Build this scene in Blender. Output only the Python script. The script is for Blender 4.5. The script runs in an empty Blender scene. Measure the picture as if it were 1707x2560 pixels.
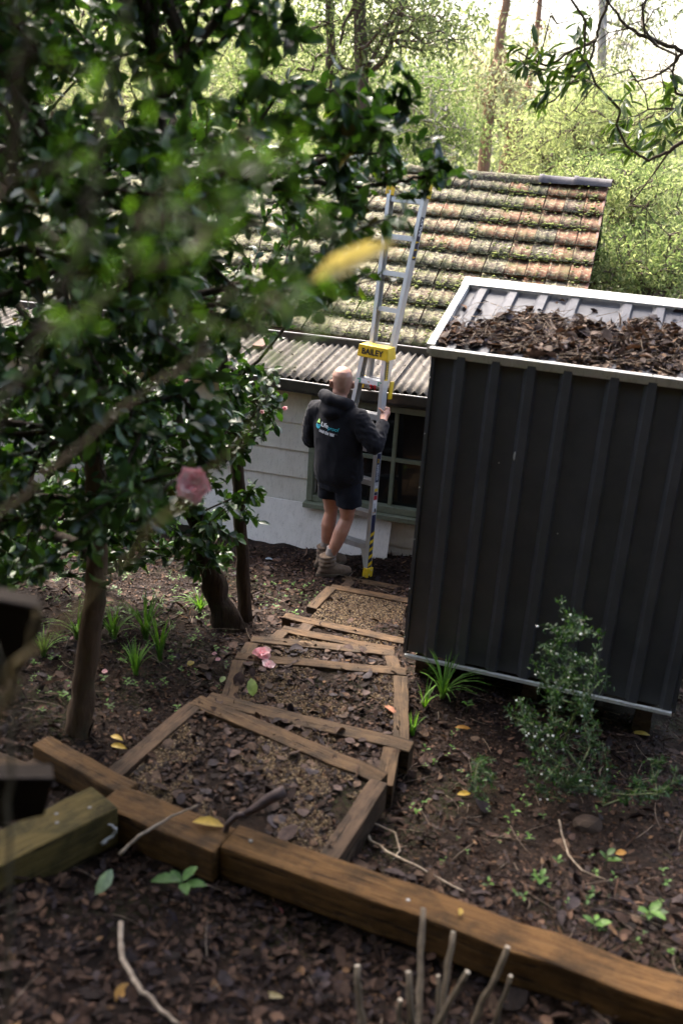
import bpy, bmesh, math, random
import numpy as np
from mathutils import Vector, Matrix, Euler, noise
from mathutils.bvhtree import BVHTree

SC = bpy.context.scene
COL = SC.collection
rad = math.radians

# ---------------------------------------------------------------- camera, sky, sun, exposure
CAM = np.array([0.0, 0.0, 3.5])
F_PX = 2488.0
PITCH, ROLL = rad(20.6), rad(3.9)
FW = np.array([0, math.cos(PITCH), -math.sin(PITCH)])
_r0 = np.array([1.0, 0, 0]); _u0 = np.array([0, math.sin(PITCH), math.cos(PITCH)])
RT = math.cos(ROLL) * _r0 + math.sin(ROLL) * _u0
UP = -math.sin(ROLL) * _r0 + math.cos(ROLL) * _u0
cam_data = bpy.data.cameras.new('camera')
cam = bpy.data.objects.new('camera', cam_data); COL.objects.link(cam)
mw = Matrix.Identity(4)
for i in range(3):
    mw[i][0], mw[i][1], mw[i][2], mw[i][3] = RT[i], UP[i], -FW[i], CAM[i]
cam.matrix_world = mw
cam_data.sensor_fit = 'VERTICAL'; cam_data.sensor_height = 36.0
cam_data.lens = F_PX / 2560 * 36
cam_data.clip_start = 0.05; cam_data.clip_end = 600
cam_data.dof.use_dof = True
cam_data.dof.focus_distance = 8.2
cam_data.dof.aperture_fstop = 1.65
SC.camera = cam

SUN_EL, SUN_AZ = rad(52), rad(-25)        # azimuth from +Y towards +X: the sun stands in front, a little to the left
world = bpy.data.worlds.new('World'); SC.world = world; world.use_nodes = True
wn = world.node_tree.nodes; wl = world.node_tree.links
bg = wn['Background']; sky = wn.new('ShaderNodeTexSky')
sky.sky_type = 'NISHITA'; sky.sun_disc = False
sky.sun_elevation = SUN_EL; sky.sun_rotation = SUN_AZ
sky.air_density = 1.0; sky.dust_density = 6.5; sky.ozone_density = 1.0
wl.new(sky.outputs[0], bg.inputs[0]); bg.inputs[1].default_value = 0.15
sl = bpy.data.lights.new('sun', 'SUN'); sun = bpy.data.objects.new('sun', sl); COL.objects.link(sun)
sl.energy = 2.0; sl.angle = rad(24); sl.color = (1.0, 0.95, 0.86)
_sd = Vector((math.sin(SUN_AZ) * math.cos(SUN_EL), math.cos(SUN_AZ) * math.cos(SUN_EL), math.sin(SUN_EL)))
sun.rotation_euler = _sd.to_track_quat('Z', 'Y').to_euler()
vs = SC.view_settings
vs.view_transform = 'Standard'; vs.look = 'None'; vs.gamma = 1.0; vs.use_curve_mapping = False
vs.exposure = 2.42
SC.cycles.use_denoising = True
SC.cycles.use_adaptive_sampling = True; SC.cycles.adaptive_threshold = 0.02
SC.cycles.max_bounces = 6; SC.cycles.diffuse_bounces = 3; SC.cycles.glossy_bounces = 3
SC.cycles.transmission_bounces = 4; SC.cycles.transparent_max_bounces = 4; SC.cycles.volume_bounces = 1
SC.cycles.caustics_reflective = False; SC.cycles.caustics_refractive = False
SC.cycles.sample_clamp_indirect = 6.0

rng = np.random.default_rng(7)
random.seed(7)

def ray(x, y):
    return FW + RT * (x - 853.5) / F_PX - UP * (y - 1280) / F_PX
def onz(x, y, z):
    d = ray(x, y); return CAM + d * (z - CAM[2]) / d[2]
def ony(x, y, Y):
    d = ray(x, y); return CAM + d * Y / d[1]
def onpl(x, y, p, n):
    d = ray(x, y); return CAM + d * (np.dot(np.array(p) - CAM, n) / np.dot(d, n))

# ---------------------------------------------------------------- helpers
def tag(o, label=None, cat=None, group=None, kind=None):
    if label: o['label'] = label
    if cat: o['category'] = cat
    if group: o['group'] = group
    if kind: o['kind'] = kind
    return o
def link(o, parent=None):
    COL.objects.link(o)
    if parent is not None: o.parent = parent
    return o
def thing(name, label, cat, loc=(0, 0, 0), group=None, rot=None):
    o = bpy.data.objects.new(name, None); o.empty_display_size = 0.1
    o.location = loc
    if rot is not None: o.rotation_euler = rot
    COL.objects.link(o)
    return tag(o, label, cat, group)
def mesh_from(name, verts, faces, mat=None, smooth=False, cols=None):
    me = bpy.data.meshes.new(name)
    me.from_pydata([tuple(v) for v in verts], [], [tuple(f) for f in faces])
    if smooth: me.shade_smooth()
    if mat is not None:
        for m in (mat if isinstance(mat, (list, tuple)) else [mat]): me.materials.append(m)
    if cols is not None: set_cols(me, cols)
    me.update()
    return me
def set_cols(me, cols):
    a = me.color_attributes.new('Col', 'FLOAT_COLOR', 'POINT')
    c = np.ones((len(cols), 4), dtype=np.float32); c[:, :3] = cols
    a.data.foreach_set('color', c.ravel())
def big_mesh(name, V, Fq, mat, smooth=True, cols=None):
    """V (n,3); Fq (m,k) faces with the same number of corners."""
    V = np.asarray(V, dtype=np.float32); Fq = np.asarray(Fq, dtype=np.int32)
    me = bpy.data.meshes.new(name)
    k = Fq.shape[1]
    me.vertices.add(len(V)); me.vertices.foreach_set('co', V.ravel())
    me.loops.add(Fq.size); me.loops.foreach_set('vertex_index', Fq.ravel())
    me.polygons.add(len(Fq))
    me.polygons.foreach_set('loop_start', np.arange(0, Fq.size, k, dtype=np.int32))
    me.update(calc_edges=True); me.validate()
    if smooth: me.shade_smooth()
    if mat is not None: me.materials.append(mat)
    if cols is not None: set_cols(me, cols)
    return me
def obj(name, me, parent=None, world_mesh=True):
    """link a mesh as an object; under a moved parent keep the mesh coordinates in world space unless told otherwise"""
    o = bpy.data.objects.new(name, me); COL.objects.link(o)
    if parent is not None:
        o.parent = parent
        if world_mesh: o.matrix_parent_inverse = world_mat(parent).inverted()
    return o
def world_mat(o):
    m = o.matrix_parent_inverse @ o.matrix_basis if o.parent else o.matrix_basis.copy()
    return world_mat(o.parent) @ m if o.parent else m
class MB:
    """collects pieces of one part"""
    def __init__(s): s.v = []; s.f = []; s.m = []
    def add(s, verts, faces, mi=0):
        b = len(s.v); s.v += [tuple(map(float, v)) for v in verts]
        s.f += [tuple(i + b for i in f) for f in faces]; s.m += [mi] * len(faces); return s
    def box(s, c, ax, ay, az, mi=0):
        """box with centre c and half axes ax, ay, az (vectors)"""
        c, ax, ay, az = map(np.array, (c, ax, ay, az))
        vs_ = [c + i * ax + j * ay + k * az for i in (-1, 1) for j in (-1, 1) for k in (-1, 1)]
        fs = [(0, 1, 3, 2), (4, 6, 7, 5), (0, 4, 5, 1), (2, 3, 7, 6), (0, 2, 6, 4), (1, 5, 7, 3)]
        if np.dot(np.cross(ax, ay), az) < 0: fs = [f[::-1] for f in fs]
        return s.add(vs_, fs, mi)
    def tube(s, pts, radii, seg=8, caps=True, mi=0, wob=0.0):
        pts = [np.array(p, float) for p in pts]; n = len(pts)
        V, Fc = [], []
        u = None
        for i, p in enumerate(pts):
            d = pts[min(i + 1, n - 1)] - pts[max(i - 1, 0)]; d = d / (np.linalg.norm(d) + 1e-9)
            if u is None:
                u = np.cross(d, (0, 0, 1.0));
                if np.linalg.norm(u) < 1e-3: u = np.cross(d, (1.0, 0, 0))
            u = u - d * np.dot(u, d); u = u / (np.linalg.norm(u) + 1e-9); w = np.cross(d, u)
            r = radii[i] if hasattr(radii, '__len__') else radii
            for k in range(seg):
                a = 2 * math.pi * k / seg
                rr = r * (1 + wob * (noise.noise(Vector((math.cos(a) * 1.7 + i * .35, math.sin(a) * 1.7, i * .6 + r * 50)))))
                V.append(p + rr * (math.cos(a) * u + math.sin(a) * w))
        for i in range(n - 1):
            for k in range(seg):
                a, b = i * seg + k, i * seg + (k + 1) % seg
                Fc.append((a, b, b + seg, a + seg))
        if caps:
            Fc.append(tuple(range(seg - 1, -1, -1))); Fc.append(tuple(range((n - 1) * seg, n * seg)))
        return s.add(V, Fc, mi)
    def mesh(s, name, mats, smooth=False, bevel=0, seg=2):
        me = bpy.data.meshes.new(name); me.from_pydata(s.v, [], s.f)
        for m in (mats if isinstance(mats, (list, tuple)) else [mats]): me.materials.append(m)
        me.polygons.foreach_set('material_index', s.m)
        if bevel:
            bm = bmesh.new(); bm.from_mesh(me)
            bmesh.ops.bevel(bm, geom=list(bm.edges), offset=bevel, segments=seg, profile=0.6, affect='EDGES', clamp_overlap=True)
            bm.to_mesh(me); bm.free()
        if smooth: me.shade_smooth()
        me.update(); return me
    def build(s, name, mats, parent=None, smooth=False, bevel=0, seg=2):
        return obj(name, s.mesh(name, mats, smooth, bevel, seg), parent)

# ---------------------------------------------------------------- material helper
class NT:
    def __init__(s, name):
        s.m = bpy.data.materials.new(name); s.m.use_nodes = True
        s.t = s.m.node_tree; s.p = s.t.nodes['Principled BSDF']; s.out = s.t.nodes['Material Output']
    def n(s, typ, **kw):
        nd = s.t.nodes.new('ShaderNode' + typ)
        for k, v in kw.items(): setattr(nd, k, v)
        return nd
    def put(s, sock, val):
        if isinstance(val, bpy.types.NodeSocket): s.t.links.new(val, sock)
        elif isinstance(val, (tuple, list)): sock.default_value = tuple(val) + ((1,) if len(val) == 3 and len(sock.default_value) == 4 else ())
        else: sock.default_value = val
    def coord(s, kind='world', scale=(1, 1, 1)):
        if kind == 'world': c = s.n('NewGeometry').outputs['Position']
        else: c = s.n('TexCoord').outputs['Object']
        mp = s.n('Mapping'); s.put(mp.inputs['Scale'], scale if hasattr(scale, '__len__') else (scale,) * 3)
        s.t.links.new(c, mp.inputs['Vector']); return mp.outputs[0]
    def noise(s, vec, scale=5, detail=4, rough=.6, dist=0):
        nd = s.n('TexNoise'); s.put(nd.inputs['Vector'], vec); s.put(nd.inputs['Scale'], scale)
        s.put(nd.inputs['Detail'], detail); s.put(nd.inputs['Roughness'], rough); s.put(nd.inputs['Distortion'], dist)
        return nd.outputs['Fac']
    def ramp(s, fac, stops):
        r = s.n('ValToRGB'); s.put(r.inputs[0], fac); e = r.color_ramp.elements
        while len(e) < len(stops): e.new(0.5)
        for k, (pos, c) in enumerate(stops):
            e[k].position = pos; e[k].color = (c, c, c, 1) if not hasattr(c, '__len__') else tuple(c) + (1,)
        return r.outputs[0]
    def mix(s, fac, a, b, mode='MIX'):
        m = s.n('Mix', data_type='RGBA', blend_type=mode); s.put(m.inputs[0], fac); s.put(m.inputs[6], a); s.put(m.inputs[7], b)
        return m.outputs[2]
    def math(s, op, a, b=0.5):
        m = s.n('Math', operation=op); s.put(m.inputs[0], a); s.put(m.inputs[1], b); return m.outputs[0]
    def attr(s, name='Col'):
        a = s.n('VertexColor', layer_name=name) if False else s.n('Attribute', attribute_name=name); return a.outputs['Color']
    def rand(s): return s.n('ObjectInfo').outputs['Random']
    def bump(s, h, strength=.3, dist=.01):
        b = s.n('Bump'); s.put(b.inputs['Height'], h); s.put(b.inputs['Strength'], strength); s.put(b.inputs['Distance'], dist)
        s.t.links.new(b.outputs[0], s.p.inputs['Normal'])
    def fin(s, col, rough=.6, metal=0, spec=.5, transl=None):
        s.put(s.p.inputs['Base Color'], col); s.put(s.p.inputs['Roughness'], rough); s.put(s.p.inputs['Metallic'], metal)
        s.put(s.p.inputs['Specular IOR Level'], spec)
        if transl:
            tr = s.n('BsdfTranslucent'); s.put(tr.inputs[0], transl[1]); mx = s.n('MixShader'); mx.inputs[0].default_value = transl[0]
            s.t.links.new(s.p.outputs[0], mx.inputs[1]); s.t.links.new(tr.outputs[0], mx.inputs[2]); s.t.links.new(mx.outputs[0], s.out.inputs[0])
        return s.m
def two(name, c1, c2, scale=6, rough=.6, metal=0, spec=.5, bump=0, bscale=60, stretch=(1, 1, 1), lo=.35, hi=.65, kind='world', bdist=.004):
    t = NT(name); v = t.coord(kind, stretch); f = t.noise(v, scale, 5)
    col = t.ramp(f, [(lo, c1), (hi, c2)])
    if bump: t.bump(t.noise(v, bscale, 4), bump, bdist)
    return t.fin(col, rough, metal, spec)

def leafmat(name, transl=.3, tcol=(1.3, 1.5, .6), rough=.35, spec=.5, var=.25):
    t = NT(name); a = t.attr()
    v = t.coord('world', 1.0); f = t.noise(v, 40, 2)
    c = t.mix(1.0, a, t.ramp(f, [(.3, 1 - var), (.7, 1 + var)]), 'MULTIPLY')
    tc = t.mix(1.0, c, tcol, 'MULTIPLY')
    return t.fin(c, rough, 0, spec, (transl, tc))
# ---------------------------------------------------------------- materials of the setting
def mk_soil():
    t = NT('soil'); v = t.coord('world', 1.0)
    c = t.ramp(t.noise(v, 9, 6, .7), [(.3, (.007, .0045, .0035)), (.55, (.020, .012, .0085)), (.75, (.042, .024, .016))])
    g = t.ramp(t.noise(v, 1.3, 4), [(.52, 0.0), (.68, .55)])
    c = t.mix(t.math('MULTIPLY', g, t.ramp(t.noise(v, 60, 3), [(.45, 0.0), (.6, 1.0)])), c, (.03, .05, .012))
    t.bump(t.noise(v, 34, 6, .7), .9, .03)
    return t.fin(c, .85, 0, .1)
MAT_SOIL = mk_soil()
def mk_tile():
    t = NT('terracotta_tile'); v = t.coord('world', 1.0)
    r = t.rand()
    base = t.ramp(t.noise(v, 14, 4), [(.3, (.15, .055, .028)), (.7, (.22, .095, .05))])
    grey = t.ramp(t.noise(v, 22, 5), [(.3, (.038, .028, .022)), (.7, (.10, .072, .055))])
    sep = t.n('SeparateXYZ'); t.put(sep.inputs[0], t.coord('world', 1.0))
    # bare clay shows towards the sheltered right verge and near the eave, weathering elsewhere
    xx = t.math('MULTIPLY_ADD', sep.outputs[0], .20); 
    m = t.math('ADD', t.math('MULTIPLY', r, .55), t.math('MULTIPLY', t.math('SUBTRACT', sep.outputs[0], .3), .17))
    c = t.mix(t.ramp(m, [(.42, 0.0), (.62, 1.0)]), grey, base)
    li = t.noise(v, 24, 8, .78, .3)
    lm = t.math('SUBTRACT', li, t.math('MULTIPLY', t.math('SUBTRACT', sep.outputs[0], -.6), .022))
    lich = t.ramp(t.noise(v, 30, 4), [(.35, (.17, .155, .075)), (.65, (.38, .345, .225))])
    c = t.mix(t.ramp(lm, [(.455, 0.0), (.50, .95)]), c, lich)
    gr = t.ramp(t.noise(v, 5, 6, .7), [(.48, 0.0), (.62, .7)])
    c = t.mix(gr, c, (.10, .11, .035))
    dk = t.ramp(t.noise(v, 44, 4, .7), [(.32, .5), (.48, 0.0)])
    c = t.mix(dk, c, (.05, .04, .035))
    t.bump(t.noise(v, 70, 6, .75), .9, .012)
    return t.fin(c, .85, 0, .3)
MAT_TILE = mk_tile()
MAT_MOSS = two('moss', (.05, .065, .012), (.16, .18, .025), 30, .95, bump=.8, bscale=160)
MAT_CAPDARK = two('weathered_ridge_cap', (.045, .038, .04), (.10, .085, .085), 12, .7, bump=.4, bscale=70)
def mk_corr():
    t = NT('fibre_cement_roof'); v = t.coord('world', 1.0)
    c = t.ramp(t.noise(v, 10, 7, .75), [(.28, (.058, .050, .043)), (.5, (.11, .096, .083)), (.72, (.21, .188, .165))])
    st = t.noise(t.coord('world', (18, 3, 18)), 2.2, 4)
    c = t.mix(t.ramp(st, [(.5, 0.0), (.7, .6)]), c, (.11, .10, .06))
    c = t.mix(t.ramp(t.noise(v, 45, 3), [(.62, 0.0), (.70, .8)]), c, (.05, .04, .035))
    t.bump(t.noise(v, 90, 5), .5, .006)
    return t.fin(c, .9, 0, .3)
MAT_CORR = mk_corr()
def mk_paint(name, c1, c2, dirt, sc=7):
    t = NT(name); v = t.coord('world', 1.0)
    c = t.ramp(t.noise(v, sc, 5), [(.3, c1), (.7, c2)])
    d = t.ramp(t.noise(t.coord('world', (30, 30, 6)), 1.6, 6, .75), [(.52, 0.0), (.75, .55)])
    c = t.mix(d, c, dirt)
    sp = t.ramp(t.noise(v, 120, 2), [(.66, 0.0), (.72, .8)])
    c = t.mix(sp, c, tuple(.4 * x for x in dirt))
    t.bump(t.noise(v, 60, 4), .15, .003)
    return t.fin(c, .55, 0, .4)
MAT_BOARD = mk_paint('painted_weatherboard', (.64, .585, .51), (.74, .68, .60), (.36, .30, .235))
MAT_PANEL = mk_paint('fibre_sheet', (.64, .585, .53), (.76, .70, .64), (.32, .275, .24), 5)
MAT_GREEN = mk_paint('green_window_paint', (.14, .155, .105), (.19, .205, .145), (.08, .083, .06), 10)
MAT_DARK = two('dark_void', (.006, .006, .006), (.01, .01, .01), 5, .9)
def mk_glass():
    t = NT('window_glass'); return t.fin((.008, .009, .009), .06, 0, .35)
MAT_GLASS = mk_glass()
MAT_GUTTER = two('dark_gutter_paint', (.022, .019, .016), (.05, .043, .035), 12, .4)
MAT_LIP = two('pale_gutter_lip', (.35, .34, .32), (.5, .48, .46), 12, .35)
MAT_REDWOOD = two('red_fascia', (.12, .045, .03), (.18, .08, .055), 15, .7)
MAT_CREAM = mk_paint('cream_flashing', (.45, .40, .33), (.6, .55, .47), (.22, .17, .12))
def mk_shed(name, c1, c2, rough, spec):
    t = NT(name); v = t.coord('world', 1.0)
    c = t.ramp(t.noise(v, 6, 5), [(.3, c1), (.7, c2)])
    sc = t.ramp(t.noise(t.coord('world', (60, 60, 8)), 2.0, 5, .7), [(.66, 0.0), (.78, .35)])
    c = t.mix(sc, c, tuple(min(1, 2.6 * x) for x in c2))
    ro = t.ramp(t.noise(v, 18, 5), [(.3, rough - .1), (.7, rough + .12)])
    t.bump(t.noise(v, 3, 2), .12, .02)
    return t.fin(c, ro, 0, spec)
MAT_SHED = mk_shed('charcoal_steel_sheet', (.066, .067, .076), (.090, .091, .102), .42, .4)
MAT_SHEDROOF = mk_shed('blue_grey_steel_roof', (.055, .056, .070), (.082, .083, .10), .5, .22)
MAT_WHITE = mk_paint('white_trim', (.60, .585, .56), (.70, .69, .67), (.22, .19, .16), 12)
def mk_timber(name, c1, c2, c3, dirt=(.03, .02, .013)):
    t = NT(name); v = t.coord('object', (1, 1, 1))
    g = t.noise(t.coord('object', (2.0, 26, 26)), 2.2, 6, .7, .4)
    c = t.ramp(g, [(.28, c1), (.5, c2), (.72, c3)])
    c = t.mix(t.ramp(t.noise(v, 7, 5, .7), [(.48, 0.0), (.72, .75)]), c, dirt)
    c = t.mix(t.ramp(t.noise(t.coord('object', (3, 60, 60)), 3, 2), [(.68, 0.0), (.74, .8)]), c, tuple(.35 * x for x in c1))
    c = t.mix(t.math('MULTIPLY', t.rand(), .55), c, t.mix(.5, c, (.085, .068, .052)))
    gy = t.ramp(t.noise(v, 3.2, 6, .75), [(.45, 0.0), (.62, .7)])
    c = t.mix(gy, c, t.mix(1.0, c, (.42, .45, .5), 'MULTIPLY'))
    crack = t.ramp(t.noise(t.coord('object', (1.2, 34, 34)), 2.0, 3, .5, .8), [(.60, 0.0), (.66, .9)])
    c = t.mix(crack, c, (.012, .008, .005))
    t.bump(t.math('SUBTRACT', g, t.math('MULTIPLY', crack, .8)), .8, .01)
    return t.fin(c, .72, 0, .15)
MAT_TIMBER = mk_timber('weathered_pine_timber', (.044, .024, .012), (.092, .052, .025), (.155, .094, .047))
MAT_TIMBERD = mk_timber('damp_dark_timber', (.045, .027, .017), (.085, .05, .03), (.14, .085, .05))
MAT_SLEEPER = mk_timber('orange_brown_sleeper', (.060, .028, .009), (.128, .062, .019), (.205, .107, .036), (.038, .021, .009))
MAT_MOSSY = mk_timber('greenish_sleeper', (.06, .042, .013), (.11, .078, .024), (.165, .115, .038), (.035, .034, .013))

# ---------------------------------------------------------------- ground
_gp = np.array([
    (-6, 8.4, 0), (-3, 8.4, 0), (-1, 8.3, 0), (.5, 8.1, 0), (1.5, 8, .0), (4, 8, -.1), (0, 7.75, 0), (.4, 7.75, 0), (-1.5, 7.6, .05), (-.7, 7.2, .1),
    (-.6, 6.4, .22), (-.9, 6.1, .33), (-1.6, 6.0, .42), (-3, 6, .55), (-.85, 5.2, .5), (-1.6, 5, .62), (-1.2, 4.1, .75), (-2.5, 4, .9), (-.95, 3.6, .8),
    (0, 7.0, .03), (0, 6.0, .22), (0, 5.3, .33), (0, 4.7, .45), (0, 4.0, .55), (0, 3.5, .68), (.62, 7, .1), (.75, 6, .3),
    (.62, 5.2, .47), (1.1, 5.0, .42), (1.9, 4.7, .40), (3, 4.6, .4), (.62, 4.3, .50), (1.1, 3.95, .55), (2, 3.8, .6), (.5, 3.4, .66), (1.2, 3.0, .76),
    (2.2, 2.6, .9), (-.1, 2.75, .80), (-.8, 2.9, .82), (.6, 2.35, .82), (0, 2.2, .92), (-.9, 2.2, 1.0), (1.0, 1.9, .98), (2.2, 1.8, 1.1),
    (0, 1.2, 1.45), (0, 0, 1.95), (-2, 2.2, 1.2), (-3, 0, 2.1), (3, 0, 2.0), (0, -3, 3.4), (-4, -3, 3.6), (4, -3, 3.4), (-6, 3, 1.6), (5, 3, 1.0), (5, 6, .3), (-6, 6, .8),
    (2, 6.5, .15), (3, 7, .05)], float)
def _tps(r): return np.where(r > 1e-9, r * r * np.log(r + 1e-12), 0)
_n = len(_gp); _K = _tps(np.linalg.norm(_gp[:, None, :2] - _gp[None, :, :2], axis=2)) + np.eye(_n) * .02
_P = np.c_[np.ones(_n), _gp[:, :2]]
_A = np.zeros((_n + 3, _n + 3)); _A[:_n, :_n] = _K; _A[:_n, _n:] = _P; _A[_n:, :_n] = _P.T
_sol = np.linalg.solve(_A, np.r_[_gp[:, 2], 0, 0, 0])
def gz(x, y, lumps=True):
    x = np.atleast_1d(np.asarray(x, float)); y = np.atleast_1d(np.asarray(y, float))
    cx = np.clip(x, -6, 5); cy = np.clip(y, -3, 8.4)
    r = np.sqrt((cx[:, None] - _gp[None, :, 0]) ** 2 + (cy[:, None] - _gp[None, :, 1]) ** 2)
    z = _tps(r) @ _sol[:_n] + _sol[_n] + _sol[_n + 1] * cx + _sol[_n + 2] * cy
    z = z + np.maximum(0, -3 - y) * .55                               # the bank goes on rising behind the viewer
    by = np.maximum(0, y - 8.4)
    z = z - np.minimum(by, 14) * .09 + np.maximum(0, y - 34) * .04
    z = z + np.maximum(0, np.abs(x) - 16) * .03
    if lumps:
        z = z + .018 * np.sin(x * 9.1 + 1.3 * np.sin(y * 5)) * np.sin(y * 8.3 + 1.1 * np.sin(x * 6)) + .008 * np.sin(x * 27 + 2 * np.sin(y * 19)) * np.sin(y * 31)
    return z
def g1(x, y): return float(gz(x, y)[0])
_xs = np.unique(np.r_[np.linspace(-150, -12, 24), np.linspace(-12, -4, 17), np.linspace(-4, 4, 161), np.linspace(4, 12, 17), np.linspace(12, 150, 24)])
_ys = np.unique(np.r_[np.linspace(-60, -4, 15), np.linspace(-4, 1, 21), np.linspace(1, 9, 161), np.linspace(9, 16, 15), np.linspace(16, 160, 49)])
_X, _Y = np.meshgrid(_xs, _ys); _Z = gz(_X.ravel(), _Y.ravel())
_nx, _ny = len(_xs), len(_ys)
_i = np.arange(_nx * _ny).reshape(_ny, _nx)
_q = np.stack([_i[:-1, :-1], _i[:-1, 1:], _i[1:, 1:], _i[1:, :-1]], -1).reshape(-1, 4)
ground = obj('ground', big_mesh('ground', np.c_[_X.ravel(), _Y.ravel(), _Z], _q, MAT_SOIL))
tag(ground, 'damp brown leaf littered earth sloping down to the house', None, None, 'structure')

# ---------------------------------------------------------------- house
HA = rad(14.5)
DH = np.array([math.cos(HA), -math.sin(HA), 0]); NH = np.array([math.sin(HA), math.cos(HA), 0]); ZU = np.array([0, 0, 1.0])
HW = onz(985, 1391, 0) + NH * .05
def hp(s, off, z): return HW + DH * s + NH * off + ZU * z
house = thing('house', 'low cream weatherboard house with mossy terracotta tile roof behind the man', 'house', hp(-1, 1, 0))
S0, S1 = -4.6, 1.55
wall = MB()
# backing wall with the window opening left free
WS0, WS1, WZ0, WZ1 = -.80, 1.30, .42, 1.33
for a, b, z0, z1 in ((S0, WS0, -.15, 1.50), (WS0, WS1, -.15, WZ0), (WS0, WS1, WZ1, 1.50), (WS1, S1, -.15, 1.50)):
    wall.box(hp((a + b) / 2, .06, (z0 + z1) / 2), DH * (b - a) / 2, NH * .04, ZU * (z1 - z0) / 2)
wall = wall.build('wall', MAT_BOARD, house)
def board(s0, s1, z0, z1, k):
    # lapped weatherboard: thicker at the bottom edge
    V = [hp(s0, .018, z1), hp(s1, .018, z1), hp(s1, .002, z0), hp(s0, .002, z0), hp(s0, .02, z0), hp(s1, .02, z0)]
    m = mesh_from('weatherboard', V, [(0, 3, 2, 1), (3, 4, 5, 2), (0, 1, 5, 4), (0, 4, 3), (1, 2, 5)], MAT_BOARD)
    obj('weatherboard', m, wall)
zb = -.17
k = 0
while zb < 1.48:
    z1 = min(zb + .253 + .006, 1.495)
    mid = (zb + z1) / 2
    if mid > WZ0 - .05 and mid < WZ1 + .02:
        board(S0, -2.62, zb, z1, k); board(-2.62, WS0 - .055, zb, z1, k); board(WS1 + .05, S1, zb, z1, k)
    else:
        board(S0, -2.1 + .9 * (k % 2), zb, z1, k); board(-2.1 + .9 * (k % 2) + .004, S1, zb, z1, k)
    zb += .253; k += 1
# corner strip at the left bay
MB().box(hp(-2.6, -.012, .66), DH * .03, NH * .02, ZU * .83).build('cover_strip', MAT_BOARD, wall)
# window
win = MB()
for s, w in ((WS0 - .028, .027), (WS1, .03)): win.box(hp(s, -.012, (WZ0 + WZ1) / 2), DH * w, NH * .045, ZU * (WZ1 - WZ0 + .02) / 2)
win.box(hp((WS0 + WS1) / 2, -.014, WZ1 + .02), DH * (WS1 - WS0 + .11) / 2, NH * .045, ZU * .028)
win.box(hp((WS0 + WS1) / 2, -.010, WZ0 + .012), DH * (WS1 - WS0 - .002) / 2, NH * .04, ZU * .03)
win = win.build('window', MAT_GREEN, house, bevel=.004)
MB().box(hp((WS0 + WS1) / 2, -.05, WZ0 - .045), DH * (WS1 - WS0 + .14) / 2, NH * .06, ZU * .022).build('sill', MAT_GREEN, win, bevel=.004)
for s in (-.445 - .35, -.095, .255 + .35): 
    if s > WS0 + .1: MB().box(hp(s, .01, (WZ0 + WZ1) / 2 + .01), DH * .016, NH * .022, ZU * (WZ1 - WZ0 - .05) / 2).build('mullion', MAT_GREEN, win, bevel=.003)
MB().box(hp((WS0 + WS1) / 2, .012, .885), DH * (WS1 - WS0 - .002) / 2, NH * .016, ZU * .017).build('transom', MAT_GREEN, win, bevel=.003)
for a, b in ((WS0, -.095), (-.095, .605), (.605, WS1)):
    for z0, z1 in ((WZ0 + .04, .87), (.90, WZ1 - .01)):
        MB().box(hp((a + b) / 2, .03, (z0 + z1) / 2), DH * ((b - a) / 2 - .014), NH * .003, ZU * (z1 - z0) / 2).build('pane', MAT_GLASS, win)
MB().box(hp((WS0 + WS1) / 2, .33, .87), DH * 1.2, NH * .01, ZU * .6).build('dark_interior', MAT_DARK, win)
# fascia, soffit and lean-to gutter
MB().box(hp((S0 + S1) / 2, -.07, 1.455), DH * (S1 - S0) / 2, NH * .012, ZU * .045).build('fascia', MAT_GUTTER, house)
def gutter(name, s0, s1, off, ztop, par, h=.10, w=.11):
    prof = [(-w, ztop), (-w, ztop - h * .75), (-w + .02, ztop - h), (-.012, ztop - h), (-.012, ztop - .002), (-.020, ztop - .002), (-.020, ztop - h + .012), (-w + .024, ztop - h + .012), (-w + .01, ztop - h * .7), (-w + .01, ztop)]
    n = len(prof); V = []; Fc = []
    ns = max(2, int((s1 - s0) / .4))
    for i in range(ns + 1):
        s = s0 + (s1 - s0) * i / ns; sag = .006 * math.sin(i * 1.7) 
        V += [hp(s, off + p, z + sag) for p, z in prof]
    for i in range(ns):
        for j in range(n):
            a, b = i * n + j, i * n + (j + 1) % n
            Fc.append((a, a + n, b + n, b))
    Fc.append(tuple(range(n))); Fc.append(tuple(range(ns * n + n - 1, ns * n - 1, -1)))
    o = obj(name, mesh_from(name, V, Fc, MAT_GUTTER), par)
    lip = MB(); lip.tube([hp(s0 + (s1 - s0) * i / 12, off - w + .004, ztop + .004 + .006 * math.sin(i * ns / 12 * 1.7)) for i in range(13)], .007, 6)
    lip.build('gutter_lip', MAT_LIP, o, smooth=True)
    return o
gutter('gutter', S0, S1, -.085, 1.515, house)
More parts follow.
